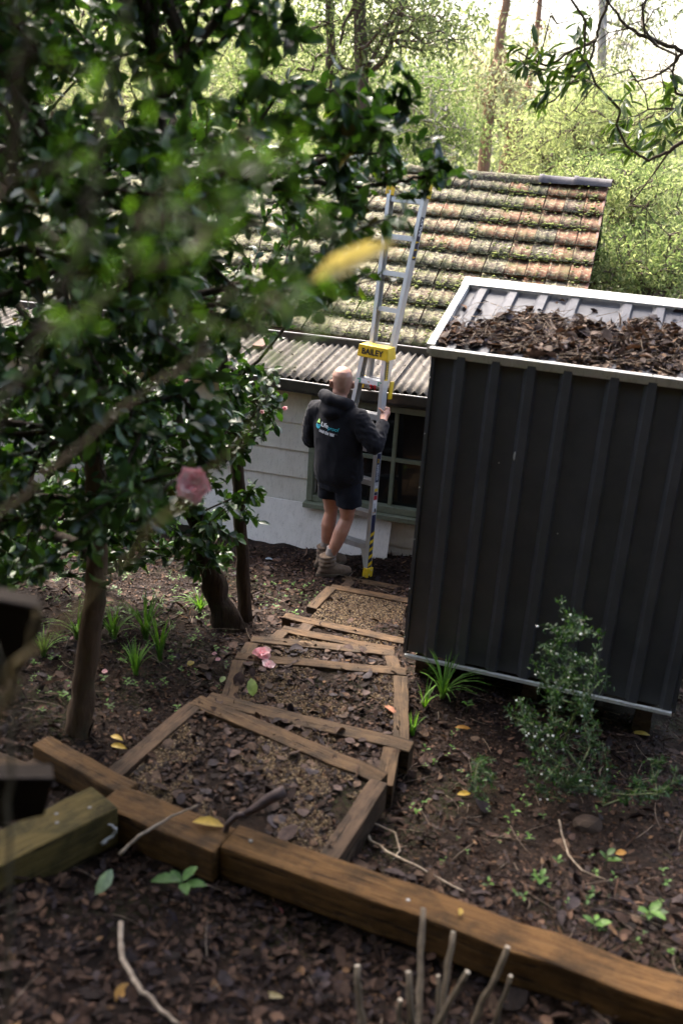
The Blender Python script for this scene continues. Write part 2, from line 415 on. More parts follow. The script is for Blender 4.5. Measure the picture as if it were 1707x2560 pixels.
# wet leaf mould along the lean-to gutter
# lean-to roof of corrugated fibre cement sheets
lean = MB().box(hp((S0 + S1) / 2, .5, 1.535), DH * (S1 - S0 - .06) / 2, NH * .52 + ZU * .055, ZU * .012).build('lean_to_roof', MAT_GUTTER, house)
def sheet(s0, w, o0, o1, z0, z1, jit):
    nw = int(w / .076) * 6; V = []; Fc = []; rows = 5
    for r in range(rows):
        t = r / (rows - 1)
        for i in range(nw + 1):
            s = s0 + w * i / nw
            z = z0 + (z1 - z0) * t + .0155 * math.cos(2 * math.pi * (s - s0) / .076) + jit
            V.append(hp(s + .01 * jit * 40 * t, o0 + (o1 - o0) * t + (.006 * math.sin(s * 23) if r == 0 else 0), z))
    N = nw + 1
    for r in range(rows - 1):
        for i in range(nw): Fc.append((r * N + i, r * N + i + 1, (r + 1) * N + i + 1, (r + 1) * N + i))
    b = len(V); V += [tuple(np.array(v) - ZU * .009) for v in V[:N]]
    for i in range(nw): Fc.append((i + 1, i, b + i, b + i + 1))
    obj('corrugated_sheet', mesh_from('corrugated_sheet', V, Fc, MAT_CORR, True), lean)
s = S0; kk = 0
while s < S1 - .1:
    sheet(s, .76, -.16 + .012 * (kk % 2), 1.03, 1.545, 1.665, .007 * (kk % 2)); s += .74; kk += 1
# flashing at the head of the lean-to and a cream capping strip that crosses the sheets at the left
MB().box(hp((S0 + S1) / 2, 1.02, 1.69), DH * (S1 - S0) / 2, NH * .012, ZU * .03).build('head_flashing', MAT_REDWOOD, house)
MB().box(hp(-1.98, .42, 1.645), DH * .06, NH * .60 + ZU * .06, ZU * .010).build('capping_strip', MAT_CREAM, lean)
MB().box(hp(-1.55, .55, 1.650), DH * .05, NH * .11 + ZU * .011, ZU * .012).build('clay_offcut', MAT_REDWOOD, lean)
# main body of the house and its tiled roof
PT = rad(26)
SLOPE = NH * math.cos(PT) + ZU * math.sin(PT); RN = -NH * math.sin(PT) + ZU * math.cos(PT)
EAVE = hp(0, 1.0, 1.70)
RS0, RS1 = -9.6, 1.28
def rp(s, d, h=0): return EAVE + DH * s + SLOPE * d + RN * h
mw_ = MB()
mw_.box(hp((RS0 + RS1) / 2 - .15, 4.1, .75), DH * (RS1 - RS0 - .5) / 2, NH * 2.85, ZU * .9)
mw_.add([hp(RS1 - .42, 1.25, 1.65), hp(RS1 - .42, 6.95, 1.65), hp(RS1 - .42, 4.1, 3.02), hp(RS0 + .1, 1.25, 1.65), hp(RS0 + .1, 6.95, 1.65), hp(RS0 + .1, 4.1, 3.02)], [(0, 1, 2), (3, 5, 4)])
mw_.build('main_wall', MAT_BOARD, house)
gutter('gutter', RS0 - .05, RS1 + .02, 1.0, 1.715, house, .11, .12)
MB().box(hp((RS0 + RS1) / 2, 1.03, 1.66), DH * (RS1 - RS0) / 2, NH * .012, ZU * .06).build('fascia', MAT_GUTTER, house)
roof = MB()
L = 3.34
for sg in (0, 1):
    c = rp((RS0 + RS1) / 2 + (.0), L / 2, -.02) if sg == 0 else None
    if sg == 0: roof.box(c, DH * (RS1 - RS0 - .06) / 2, SLOPE * L / 2, RN * .012)
    else:
        top = rp((RS0 + RS1) / 2, L, -.02); dn = NH * math.cos(PT) - ZU * math.sin(PT)
        roof.box(top + dn * L / 2, DH * (RS1 - RS0 - .06) / 2, dn * L / 2, (NH * math.sin(PT) + ZU * math.cos(PT)) * .012)
roof = roof.build('tile_roof', MAT_TIMBERD, house)
MB().box(rp(RS1 - .02, L / 2, -.05), DH * .012, SLOPE * L / 2, RN * .06).build('bargeboard', MAT_REDWOOD, roof)
TW, TG = .215, L / 10
def tile_mesh(j):
    r = random.Random(j)
    P = [(0, .010), (.07, .016), (.12, .006), (.25, .003), (.43, .004), (.47, .011), (.54, .011), (.58, .004), (.80, .003), (.95, .004), (1.0, .007)]
    V = []; n = len(P)
    for y, add in ((0, .042), (.19, .022), (.40, 0)):
        for x, h in P: V.append((x * TW * .955, y + (r.uniform(-.004, .004) if y == 0 else 0), h + add + r.uniform(-.0025, .0025)))
    for x, h in P: V.append((x * TW * .955, .004, h + .042 - .024))
    Fc = []
    for a in (0, 1):
        for i in range(n - 1): Fc.append((a * n + i, a * n + i + 1, (a + 1) * n + i + 1, (a + 1) * n + i))
    for i in range(n - 1): Fc.append((3 * n + i, 3 * n + i + 1, i + 1, i))
    return V, Fc
TM = [mesh_from('tile', *tile_mesh(j), MAT_TILE, True) for j in range(4)]
for m in TM: m.shade_flat() if False else None
def place(name, me, parent, M):
    o = bpy.data.objects.new(name, me); COL.objects.link(o); o.parent = parent
    o.matrix_parent_inverse = world_mat(parent).inverted(); o.matrix_basis = M
    return o
def frame(o, x, y, z):
    M = Matrix.Identity(4)
    for i in range(3): M[i][0], M[i][1], M[i][2], M[i][3] = x[i], y[i], z[i], o[i]
    return M
FV, FFc = [], []
ncol = int((RS1 - RS0) / TW)
for row in range(10):
    for c in range(ncol):
        s = RS1 - TW * (c + 1)
        sag = -.018 * math.sin(c * .33 + row * .2) + random.uniform(-.004, .004)
        rz = random.uniform(-.018, .018); rx = random.uniform(-.02, .02)
        M = frame(rp(s + random.uniform(-.003, .003), row * TG + random.uniform(-.008, .008) + .010 * math.sin(c * .5 + row), sag), DH, SLOPE, RN) @ Euler((rx, 0, rz)).to_matrix().to_4x4()
        if c < 29:
            place('tile', TM[(row * 7 + c * 3) % 4], roof, M)
        else:
            V, Fc = tile_mesh((row + c) % 4); b = len(FV)
            FV += [tuple(M @ Vector(v)) for v in V]; FFc += [tuple(i + b for i in f) for f in Fc]
tf = obj('tile_field', mesh_from('tile_field', FV, FFc, MAT_TILE, True), roof); tf['kind'] = 'stuff'
def cap_mesh():
    V, Fc = [], []; n = 7
    for y, sc in ((0, 1.08), (.05, 1.08), (.055, .98), (.42, .95)):
        for k in range(n):
            a = math.pi * (k / (n - 1)); V.append((y, -.115 * sc * math.cos(a), .085 * sc * math.sin(a) - .02))
    for r in range(3):
        for k in range(n - 1): Fc.append((r * n + k, r * n + k + 1, (r + 1) * n + k + 1, (r + 1) * n + k))
    return V, Fc
CV = cap_mesh()
CMA = mesh_from('ridge_cap', *CV, MAT_TILE, True); CMB = mesh_from('ridge_cap', *CV, MAT_CAPDARK, True)
s = RS1 - .39; c = 0
while s > RS0:
    place('ridge_cap', CMB if c < 2 else CMA, roof, frame(rp(s, L, .012 - .012 * math.sin(c * .8) + (.016 if c < 2 else 0)), DH, NH, ZU) @ Euler((random.uniform(-.05, .05), random.uniform(-.02, .02), random.uniform(-.03, .03))).to_matrix().to_4x4())
    s -= .385; c += 1
# moss cushions under the laps of the tiles, dead twigs in the troughs
mo = MB()
_ico = bmesh.new(); bmesh.ops.create_icosphere(_ico, subdivisions=1, radius=1); ICO_V = np.array([v.co[:] for v in _ico.verts]); ICO_F = [tuple(v.index for v in f.verts) for f in _ico.faces]; _ico.free()
for k in range(9000):
    row = random.randrange(0, 10); s = random.uniform(-4.6, RS1) if random.random() < .5 else random.gauss(-.3, .9)
    if s > RS1 - .02 or noise.noise(Vector((s * 1.7, row * .9, 3))) + .7 * noise.noise(Vector((s * 6.3, row * 2.1, 8))) < (.02 if row < 6 else .16): continue
    d = row * TG + (random.gauss(-.004, .02) if random.random() < .7 else random.uniform(0, .25))
    if d < 0.02: continue
    r = random.uniform(.004, .012) * (1.6 if random.random() < .06 else 1); q = rp(s, d, .045 if d > row * TG else .028)
    V = [q + DH * v[0] * r * random.uniform(.9, 2.2) + SLOPE * v[1] * r * 1.3 + RN * v[2] * r * .6 for v in ICO_V]
    mo.add(V, ICO_F)
mo = mo.build('moss', MAT_MOSS, roof, smooth=True); mo['kind'] = 'stuff'
dm = MB()  # dark moss beads also stand in for the shadow line under each course
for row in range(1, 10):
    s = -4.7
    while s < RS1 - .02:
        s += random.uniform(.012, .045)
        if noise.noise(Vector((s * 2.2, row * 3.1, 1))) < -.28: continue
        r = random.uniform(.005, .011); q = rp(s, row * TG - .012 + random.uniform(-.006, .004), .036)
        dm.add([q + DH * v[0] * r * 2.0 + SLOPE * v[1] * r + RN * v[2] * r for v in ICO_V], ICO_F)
dm = dm.build('moss_shade_line', two('shade_line_moss', (.010, .012, .005), (.035, .042, .012), 25, .95), roof, smooth=True); dm['kind'] = 'stuff'

# fibre sheets leaning on the foot of the wall
lp = thing('fibre_panel', 'long speckled pale grey sheet leaning low on the house wall behind the man', 'panel', hp(-1.1, -.1, 0))
MB().box(hp(-.98, -.09, .165), DH * .93, NH * .006, ZU * .205 + NH * .055).build('sheet', MAT_PANEL, lp)
lp['label'] = 'long speckled pale grey sheet leaning low on the house wall behind the man'

# ---------------------------------------------------------------- shed
SA = rad(17.7)
DS = np.array([math.cos(SA), -math.sin(SA), 0]); NS = np.array([math.sin(SA), math.cos(SA), 0])
SB = ony(1015, 1633, 5.4); STZ = float(ony(1089, 876, 5.4)[2]); SBZ = float(SB[2])
SWID, SDEP, SRISE = 1.56, .858, .262
def sp(s, off, z): return np.array([SB[0], SB[1], 0]) + DS * s + NS * off + ZU * z
shed = thing('garden_shed', 'charcoal ribbed steel garden shed with white trim beside the steps', 'shed', sp(.78, .85, SBZ))
def ribbed(P0, U, Vv, Nn, width, length, pitch=.19, depth=.034, mat=MAT_SHED, name='wall_sheet', par=None, start=.03):
    prof = []
    x = 0.0
    prof.append((0, 0))
    k = 0; x = start
    while x + .07 < width:
        prof += [(x + .075, 0), (x + .100, depth), (x + .142, depth), (x + .152, 0)]; x += pitch * (.72 if k == 4 else 1); k += 1
    prof = [p for p in prof if p[0] < width] + [(width, 0)]
    V, Fc = [], []
    for (a, h) in prof: V.append(P0 + U * a + Nn * h)
    for (a, h) in prof: V.append(P0 + U * a + Nn * h + Vv * length)
    n = len(prof)
    for i in range(n - 1): Fc.append((i, i + 1, n + i + 1, n + i))
    return obj(name, mesh_from(name, V, Fc, mat), par)
WH = STZ - SBZ - .03
ribbed(sp(0, 0, SBZ + .02), DS, ZU, -NS, .80, WH, par=shed)
ribbed(sp(.80, .001, SBZ + .02), DS, ZU, -NS, SWID - .80, WH, par=shed, start=.04)
body = MB()
body.box(sp(SWID / 2, .02, (SBZ + STZ) / 2), DS * (SWID / 2 - .01), NS * .006, ZU * (WH / 2 - .01))
for s in (0.004, SWID - .004): body.box(sp(s, SDEP, (SBZ + STZ) / 2), DS * .004, NS * SDEP, ZU * (WH / 2))
body.box(sp(SWID / 2, 2 * SDEP, (SBZ + STZ) / 2), DS * SWID / 2, NS * .006, ZU * (WH / 2))
for s in (.006, SWID - .006): body.add([sp(s, 0, STZ - .02), sp(s, 2 * SDEP, STZ - .02), sp(s, SDEP, STZ + SRISE - .03)], [(0, 1, 2)])
body.build('shell', MAT_SHED, shed)
for s in (-.008, SWID + .008): MB().box(sp(s, .008, (SBZ + STZ) / 2), DS * .010, NS * .028, ZU * (WH / 2 + .01)).build('corner_trim', MAT_SHED, shed)
for i in range(6):
    q = sp(-.012, -.0225, SBZ + .12 + i * .32)
    MB().add([q + np.array(v) * .004 for v in ICO_V], ICO_F).build('screw', MAT_WHITE, shed, smooth=True)
for i, (s, z) in enumerate(((.79, .95), (1.58, .62), (.42, 1.3))):
    q = sp(s, -.026, SBZ + z); MB().add([q + np.array(v) * .004 for v in ICO_V], ICO_F).build('screw', MAT_WHITE, shed, smooth=True)
q = sp(.50, -.024, SBZ + 1.35); MB().add([q + DS * v[0] * .007 + NS * v[1] * .003 + ZU * v[2] * .03 for v in ICO_V], ICO_F).build('bird_dropping', MAT_WHITE, shed, smooth=True)
# white base rail, slightly muddy, on dark bearers
MB().box(sp(SWID / 2, -.036, SBZ + .006), DS * SWID / 2, NS * .012, ZU * .009).build('base_rail', MAT_WHITE, shed)
for k in range(3): MB().box(sp(.1 + k * .66, .82, SBZ - .075), DS * .045, NS * .78, ZU * .064).build('bearer', MAT_TIMBERD, shed)
for k in range(3):
    for o in (.12, 1.5):
        zb_ = g1(*sp(.1 + k * .66, o, 0)[:2]) - .1
        if zb_ < SBZ - .15: MB().box(sp(.1 + k * .66, o, (SBZ - .14 + zb_) / 2), DS * .05, NS * .05, ZU * (SBZ - .14 - zb_) / 2).build('stump', MAT_TIMBERD, shed)
# roof
SS = (NS * SDEP + ZU * SRISE); SL = np.linalg.norm(SS); SSu = SS / SL; SRN = np.cross(DS, SSu); SRN = SRN if SRN[2] > 0 else -SRN
OV = .018
R0 = sp(-OV, 0, STZ) - SSu * OV
roofp = MB().box(R0 + DS * (SWID / 2 + OV) + SSu * (SL + OV) / 2 - SRN * .02, DS * (SWID / 2 + OV), SSu * (SL + OV) / 2, SRN * .006).build('roof', MAT_SHED, shed)
ribbed(R0 + SRN * .002, DS, SSu, SRN, SWID / 2 + OV, SL + OV, .182, .024, MAT_SHEDROOF, 'roof_sheet', roofp, -.02)
ribbed(R0 + DS * (SWID / 2 + OV) + SRN * .003, DS, SSu, SRN, SWID / 2 + OV, SL + OV, .182, .024, MAT_SHEDROOF, 'roof_sheet', roofp, .03)
BS = NS * SDEP - ZU * SRISE; BSu = BS / SL
pk = sp(-OV, SDEP, STZ + SRISE)
bk = MB().add([pk, pk + DS * (SWID + 2 * OV), pk + DS * (SWID + 2 * OV) + BSu * (SL + OV), pk + BSu * (SL + OV)], [(0, 1, 2, 3)]).build('back_roof_sheet', MAT_SHEDROOF, roofp)
MB().box(R0 + DS * (SWID / 2 + OV) - SSu * .006 + SRN * .004, DS * (SWID / 2 + OV + .01), SSu * .012, SRN * .026).build('eave_trim', MAT_WHITE, shed, bevel=.004)
for a in (-.012, SWID + 2 * OV + .012): MB().box(R0 + DS * a + SSu * (SL + OV) / 2 + SRN * .008, DS * .022, SSu * ((SL + OV) / 2 - .015), SRN * .030).build('verge_trim', MAT_WHITE, shed, bevel=.004)
MB().box(pk + DS * (SWID / 2 + OV) - SSu * .035 + SRN * .030, DS * (SWID / 2 + OV + .04), SSu * .055, SRN * .008).build('ridge_trim', MAT_WHITE, shed, bevel=.003)

# ---------------------------------------------------------------- garden steps
def beam(name, p, q, w, h, mat, parent, jit=.004, bevel=.006, drop=0.0):
    """timber whose top face runs from p to q; the mesh lies along its own x axis for the grain"""
    p = np.array(p, float); q = np.array(q, float); d = q - p; Ln = np.linalg.norm(d); x = d / Ln
    y = np.cross(ZU, x); y /= np.linalg.norm(y); z = np.cross(x, y)
    n = max(2, int(Ln / .12)); V = []; Fc = []
    for i in range(n + 1):
        a = Ln * (i / n - .5); wob = random.uniform(-jit, jit); wz = random.uniform(-jit, jit) * .7
        for (b, c) in ((-1, 0), (1, 0), (1, -1), (-1, -1)):
            V.append((a, b * w / 2 + wob, c * h + wz))
    for i in range(n):
        for k in range(4):
            a, b = i * 4 + k, i * 4 + (k + 1) % 4; Fc.append((a, b, b + 4, a + 4))
    Fc.append((3, 2, 1, 0)); Fc.append(tuple(n * 4 + k for k in range(4)))
    me = bpy.data.meshes.new(name); me.from_pydata(V, [], [f[::-1] for f in Fc]); me.materials.append(mat)
    bm = bmesh.new(); bm.from_mesh(me); bmesh.ops.recalc_face_normals(bm, faces=bm.faces)
    es = [e for e in bm.edges if len(e.link_faces) == 2 and e.calc_face_angle() > .8]
    bmesh.ops.bevel(bm, geom=es, offset=bevel, segments=2, profile=.6, affect='EDGES', clamp_overlap=True)
    bm.to_mesh(me); bm.free(); me.shade_smooth() if False else None
    return place(name, me, parent, frame((p + q) / 2, x, y, z)) if parent else None
STEPS = [  # name of the far edge: left px, right px, top z
    ((861, 1438), (1040, 1471), .03), ((830, 1459), (1036, 1497), .15), ((716, 1531), (1016, 1596), .27), ((710, 1563), (987, 1617), .37),
    ((631, 1588), (987, 1622), .46), ((593, 1630), (1016, 1669), .56), ((530, 1729), (1036, 1852), .68), ((503, 1737), (972, 1930), .80)]
SIDES = {0: [((884, 1445), (860, 1470))], 1: [((834, 1462), (794, 1503))], 2: [((777, 1551), (757, 1574))], 3: [((716, 1570), (690, 1594))],
         4: [((637, 1597), (618, 1632)), ((976, 1628), (984, 1672))], 5: [((604, 1640), (570, 1745)), ((1000, 1677), (1004, 1850))],
         6: [((982, 1853), (966, 1925))], 7: [((503, 1746), (290, 1930)), ((957, 1936), (832, 2125))]}
LAB = ['lowest timber step frame in front of the ladder foot', 'timber step frame with wide gravel tread just above the lowest one',
       'timber step whose left end juts out beside a green seedling', 'narrow slanting timber step just uphill of the jutting one',
       'narrow timber step just downhill of the fallen pink flower', 'timber step frame with the pink flower lying on its left end',
       'timber step with long rail sticking out past its right side', 'widest timber step frame, nearest above the big orange brown sleeper']
GRAVEL_T = []
for i, (a, b, z) in enumerate(STEPS):
    p, q = onz(*a, z), onz(*b, z)
    th_ = thing('garden_step', LAB[i], 'step', (p + q) / 2 - ZU * .15, 'timber framed steps of the garden stair')
    w = .088 if i < 6 else .105
    d = (q - p) / np.linalg.norm(q - p); back = np.array([d[1], -d[0], 0]); back = back if back[1] < 0 else -back
    cen = back * w / 2
    beam('front_rail', p + cen, q + cen, w, .14, MAT_TIMBER, th_)
    ends = []
    for (sa, sb) in SIDES[i]:
        u, v = onz(*sa, z), onz(*sb, z)
        ee = (v - u) / np.linalg.norm(v - u); beam('side_rail', u + ee * .05, v + ee * .12, .085, .14, MAT_TIMBERD if i in (0, 2, 7) else MAT_TIMBER, th_)
        ends.append((u, v))
    # tread: damp mulch bed between the rails; extends back under the next step up
    depth = [.42, .80, .36, .32, .36, .66, .42, .95][i]
    if i + 1 < len(STEPS):
        pn, qn = onz(*STEPS[i + 1][0], STEPS[i + 1][2]), onz(*STEPS[i + 1][1], STEPS[i + 1][2])
        bl, br = pn + cen * 1.0 + np.array([.10, 0, 0]), qn + cen - np.array([.06, 0, 0])
    else: bl, br = onz(262, 1995, z), onz(812, 2170, z)
    bl = np.array([bl[0], bl[1], z]); br = np.array([br[0], br[1], z])
    fl, fr = p + cen + d * .05, q + cen - d * .05
    N1, N2 = 26, 14; V = []; Fc = []
    for r in range(N2 + 1):
        t = r / N2
        for c_ in range(N1 + 1):
            u = c_ / N1; P_ = (fl * (1 - u) + fr * u) * (1 - t) + (bl * (1 - u) + br * u) * t
            zz = z - .022 + .012 * noise.noise(Vector((P_[0] * 9, P_[1] * 9, i))) + .006 * noise.noise(Vector((P_[0] * 30, P_[1] * 30, i)))
            V.append((P_[0], P_[1], zz))
    for r in range(N2):
        for c_ in range(N1):
            o_ = r * (N1 + 1) + c_; Fc.append((o_, o_ + 1, o_ + N1 + 2, o_ + N1 + 1))
    obj('tread_bed', mesh_from('tread_bed', V, Fc, MAT_SOIL, True), th_)
    GRAVEL_T.append((fl, fr, bl, br, z))
MAT_NAIL = two('dull_nail', (.12, .115, .11), (.22, .21, .20), 40, .5, .6)
# big sleepers in the foreground
def sleeper(label, p, q, w, h, mat, nails=(), name='sleeper', jit=.006):
    p, q = np.array(p), np.array(q)
    th_ = thing(name, label, 'timber', (p + q) / 2 - ZU * h)
    b = beam('beam', p, q, w, h, mat, th_, jit, .012)
    d = (q - p) / np.linalg.norm(q - p); y = np.cross(ZU, d)
    for (t, v) in nails:
        c = p + (q - p) * t + y * v * w
        MB().tube([c - ZU * .01, c + ZU * .003], [.009, .008], 10).build('nail_head', MAT_NAIL, th_)
    return th_
ZS = .95
mid = lambda a, b: (onz(*a, ZS) + onz(*b, ZS)) / 2
sleeper('long orange brown sleeper running to the bottom right corner', mid((586, 2064), (562, 2112)), mid((1760, 2450), (1760, 2555)), .15, .15, MAT_SLEEPER, ((.05, .05), (.42, -.1)))
sleeper('short worn sleeper with rounded rotten end left of the iron handle', mid((285, 1952), (258, 2020)), mid((580, 2074), (545, 2124)), .165, .15, MAT_SLEEPER)
sleeper('narrow brown timber meeting the short worn sleeper near the tree trunk', mid((112, 1836), (88, 1856)) + ZU * -.01, mid((352, 1962), (300, 1972)) - ZU * .01, .10, .12, MAT_SLEEPER)
sleeper('thick greenish sleeper with two pale nail heads at the left edge', mid((230, 1992), (300, 2040)) + ZU * .05, mid((-190, 2140), (-90, 2300)) + ZU * .05, .185, .18, MAT_MOSSY, ((.13, .12), (.30, -.15), (.34, .1)))
sleeper('thin dark rail tucked under the narrow brown timber', onz(140, 1880, .88), onz(-40, 1975, .88), .07, .08, MAT_TIMBERD)
sleeper('pale board end poking in at the left edge', onz(70, 1925, .90), onz(-70, 1870, .90), .09, .05, MAT_TIMBER)
# ---------------------------------------------------------------- ladder
def flat(name, col, rough=.5, spec=.5, metal=0): return NT(name).fin(col, rough, metal, spec)
MAT_ALU = two('brushed_aluminium', (.50, .50, .505), (.64, .64, .645), 9, .36, .5, bump=.12, bscale=200, stretch=(1, 1, .2))
MAT_YEL = two('yellow_plastic', (.62, .40, .012), (.74, .50, .02), 16, .42)
MAT_NAVY = flat('navy_sticker', (.008, .012, .045), .35)
MAT_BLK = flat('black_print', (.012, .012, .014), .4)
MAT_WHT = flat('white_print', (.72, .72, .74), .45)
MAT_RED = flat('red_plastic', (.45, .02, .03), .4)
MAT_GRN = flat('green_sticker', (.02, .30, .17), .4)
MAT_GREYP = flat('grey_print', (.22, .22, .25), .5)
MAT_ORG = flat('orange_print', (.45, .17, .03), .5)
def text_mesh(s, size, bold=0.0, extrude=0.0):
    cu = bpy.data.curves.new('txt', 'FONT'); cu.body = s; cu.size = size; cu.offset = bold; cu.extrude = extrude
    cu.resolution_u = 3
    o = bpy.data.objects.new('txt', cu); COL.objects.link(o)
    dg = bpy.context.evaluated_depsgraph_get()
    me = bpy.data.meshes.new_from_object(o.evaluated_get(dg), depsgraph=dg)
    bpy.data.objects.remove(o); bpy.data.curves.remove(cu)
    return me
def text_fit(s, width, height, bold=.03):
    """text mesh scaled to fill width x height, lower left corner at the origin"""
    me = text_mesh(s, 1.0, bold)
    co = np.array([v.co[:] for v in me.vertices]); lo, hi = co.min(0), co.max(0)
    co[:, 0] = (co[:, 0] - lo[0]) / (hi[0] - lo[0]) * width; co[:, 1] = (co[:, 1] - lo[1]) / (hi[1] - lo[1]) * height; co[:, 2] = 0
    me.vertices.foreach_set('co', co.ravel()); me.update(); return me
LAL = rad(32); LLE = rad(82)
LA = np.array([math.cos(LAL), -math.sin(LAL), 0]); LB = np.array([math.sin(LAL), math.cos(LAL), 0])
LT = LB * math.cos(LLE) + ZU * math.sin(LLE); LN = LB * math.sin(LLE) - ZU * math.cos(LLE)
LO = np.array([.054, 7.902, .0]); LO[2] = max(g1(LO[0], LO[1]), 0.0) + .012
ladder = thing('ladder', 'aluminium dual purpose ladder with yellow cap leaning on the house gutter', 'ladder', LO)
HC = 1.86
def lw(h): return .25 + (.118 - .25) * h / HC
def LP(u, v, h): return LO + LA * u + LN * v + LT * h
def stile(sg, f0, f1, h0, h1, v, dep=.076, th=.034, name='stile'):
    """channel section: web outside, two flanges turned in"""
    p0, p1 = LP(sg * f0, v, h0), LP(sg * f1, v, h1)
    prof = [(0, -dep / 2), (0, dep / 2), (-th, dep / 2), (-th, dep / 2 - .004), (-.004, dep / 2 - .004), (-.004, -dep / 2 + .004), (-th, -dep / 2 + .004), (-th, -dep / 2)]
    V = [p + LA * sg * a + LN * b for p in (p0, p1) for a, b in prof]; n = len(prof)
    Fc = [(i, (i + 1) % n, n + (i + 1) % n, n + i) for i in range(n)]
    if sg < 0: Fc = [f[::-1] for f in Fc]
    Fc += [tuple(range(n)), tuple(range(2 * n - 1, n - 1, -1))]
    return obj(name, mesh_from(name, V, Fc, MAT_ALU), ladder)
stl = {}
for sg in (-1, 1): stl[sg] = stile(sg, lw(.05), lw(HC - .02), .05, HC - .02, 0)
for k in range(1, 7):
    h = .275 * k; w = lw(h) - .003; c = LP(0, .002, h)
    st_ = MB()
    # steps stay level: a tread with turned-down front and back edges
    st_.box(c, LA * w, LB * .040, ZU * .0025)
    st_.box(c - LB * .0385 - ZU * .020, LA * w, LB * .002, ZU * .0225); st_.box(c + LB * .0385 - ZU * .012, LA * w, LB * .002, ZU * .012)
    so = st_.build('step', MAT_ALU, ladder)
    if k == 6:
        f = c - LB * .0410 - ZU * .018
        MB().box(f, LA * (w - .01), LB * .0006, ZU * .017).build('white_label', MAT_WHT, so)
        for sg in (-1, 1): 
            MB().box(f + LA * sg * (w - .030), LA * .018, LB * .0010, ZU * .016).build('green_label', MAT_GRN, so)
            MB().tube([f + LA * sg * (w - .030) - LB * .0008, f + LA * sg * (w - .030) - LB * .0018], .010, 12).build('emblem', MAT_LIP, so)
        MB().box(f + LA * -.005, LA * .010, LB * .0012, ZU * .004).build('orange_mark', MAT_ORG, so)
        for a in (.02, .055): MB().tube([f + LA * a - ZU * .018, f + LA * a - ZU * .055 + LB * .01], [.012, .008], 8).build('red_clip', MAT_RED, so)
for sg in (-1, 1):
    # braces from the lowest step to the feet, and the feet
    br = MB(); w1 = lw(.25)
    P = [LP(sg * (w1 - .10), -.034, .262), LP(sg * (w1 - .022), -.034, .262), LP(sg * (lw(.07) - .022), -.034, .07), LP(sg * (lw(.07) - .036), -.034, .07), LP(sg * (w1 - .065), -.034, .20)]
    V = P + [p + LN * .004 for p in P]; br.add(V, [(0, 1, 2, 3, 4), (9, 8, 7, 6, 5)] + [(i, (i + 1) % 5, 5 + (i + 1) % 5, 5 + i) for i in range(5)])
    br.build('brace', MAT_ALU, ladder)
    ft = MB(); c = LP(sg * (lw(.03) - .010), 0, .035)
    ft.box(c, LA * .026, LN * .044, LT * .042)
    fo = ft.build('foot', MAT_YEL, ladder, bevel=.008)
    for hh in (.02, -.012): MB().tube([c + LA * sg * .026 + LT * hh + LN * (hh - .01), c + LA * sg * .0295 + LT * hh + LN * (hh - .01)], .006, 8).build('rivet', MAT_ALU, fo)
# yellow top cap with its name
cap = MB(); cw = .148; c = LP(0, .012, HC + .025)
P = []
for (sc_, dz) in ((1.0, -.055), (1.0, -.045), (.93, .045)):
    for (i, j) in ((-1, -1), (1, -1), (1, 1), (-1, 1)): P.append(c + LA * i * cw * sc_ + LB * j * .066 * (sc_ if dz > 0 else 1.0) + ZU * dz)
fc = [(3, 2, 1, 0)] + [(r * 4 + k, r * 4 + (k + 1) % 4, (r + 1) * 4 + (k + 1) % 4, (r + 1) * 4 + k) for r in (0, 1) for k in range(4)] + [(8, 9, 10, 11)]
cap.add(P, fc); cap = cap.build('top_cap', MAT_YEL, ladder, bevel=.010)
tm = text_fit('BAILEY', .205, .050, .035); tm.materials.append(MAT_BLK)
fn = np.cross(LA, ZU * .09 + LB * .0046); fn /= np.linalg.norm(fn); ty = np.cross(fn, LA); fn = fn if np.dot(fn, LB) < 0 else -fn
ty = (ZU * .09 + LB * .0046); ty /= np.linalg.norm(ty)
place('name_print', tm, cap, frame(c - LB * .0662 - LA * .1025 - ZU * .030 + fn * .003, LA, ty, fn))
MB().tube([c + ZU * .044, c + ZU * .0475], [.02, .016], 14).build('tool_dimple', MAT_YEL, cap)
# upper section: the hinged rear frame turned up, widening towards its yellow feet
UL = rad(80.0); UT = LB * math.cos(UL) + ZU * math.sin(UL); UN = LB * math.sin(UL) - ZU * math.cos(UL)
UO = LP(0, .085, HC - .30)
def uw(h): return .092 + (.180 - .092) * max(0, h) / 1.66
def UPt(u, v, h): return UO + LA * u + UN * v + UT * h
for sg in (-1, 1):
    prof = [(0, -.036), (0, .036), (-.032, .036), (-.032, .032), (-.004, .032), (-.004, -.032), (-.032, -.032), (-.032, -.036)]; n = 8
    V = [UPt(sg * uw(h), 0, h) + LA * sg * a + UN * b for h in (0, 1.60) for a, b in prof]
    Fc = [(i, (i + 1) % n, n + (i + 1) % n, n + i) for i in range(n)]
    if sg < 0: Fc = [f[::-1] for f in Fc]
    Fc += [tuple(range(n)), tuple(range(2 * n - 1, n - 1, -1))]
    stl[sg * 2] = obj('stile', mesh_from('stile', V, Fc, MAT_ALU), ladder)
    MB().box(UPt(sg * (uw(1.62) - .008), 0, 1.62), LA * .022, UN * .036, UT * .055).build('foot', MAT_YEL, ladder, bevel=.006)
for k in range(6):
    h = .10 + .29 * k
    rg = MB(); w = uw(h) - .004
    rg.box(UPt(0, 0, h), LA * w, UN * .022, UT * .0025); rg.box(UPt(0, -.021, h - .018), LA * w, UN * .002, UT * .018); rg.box(UPt(0, .021, h - .018), LA * w, UN * .002, UT * .018)
    rg.build('rung', MAT_ALU, ladder)
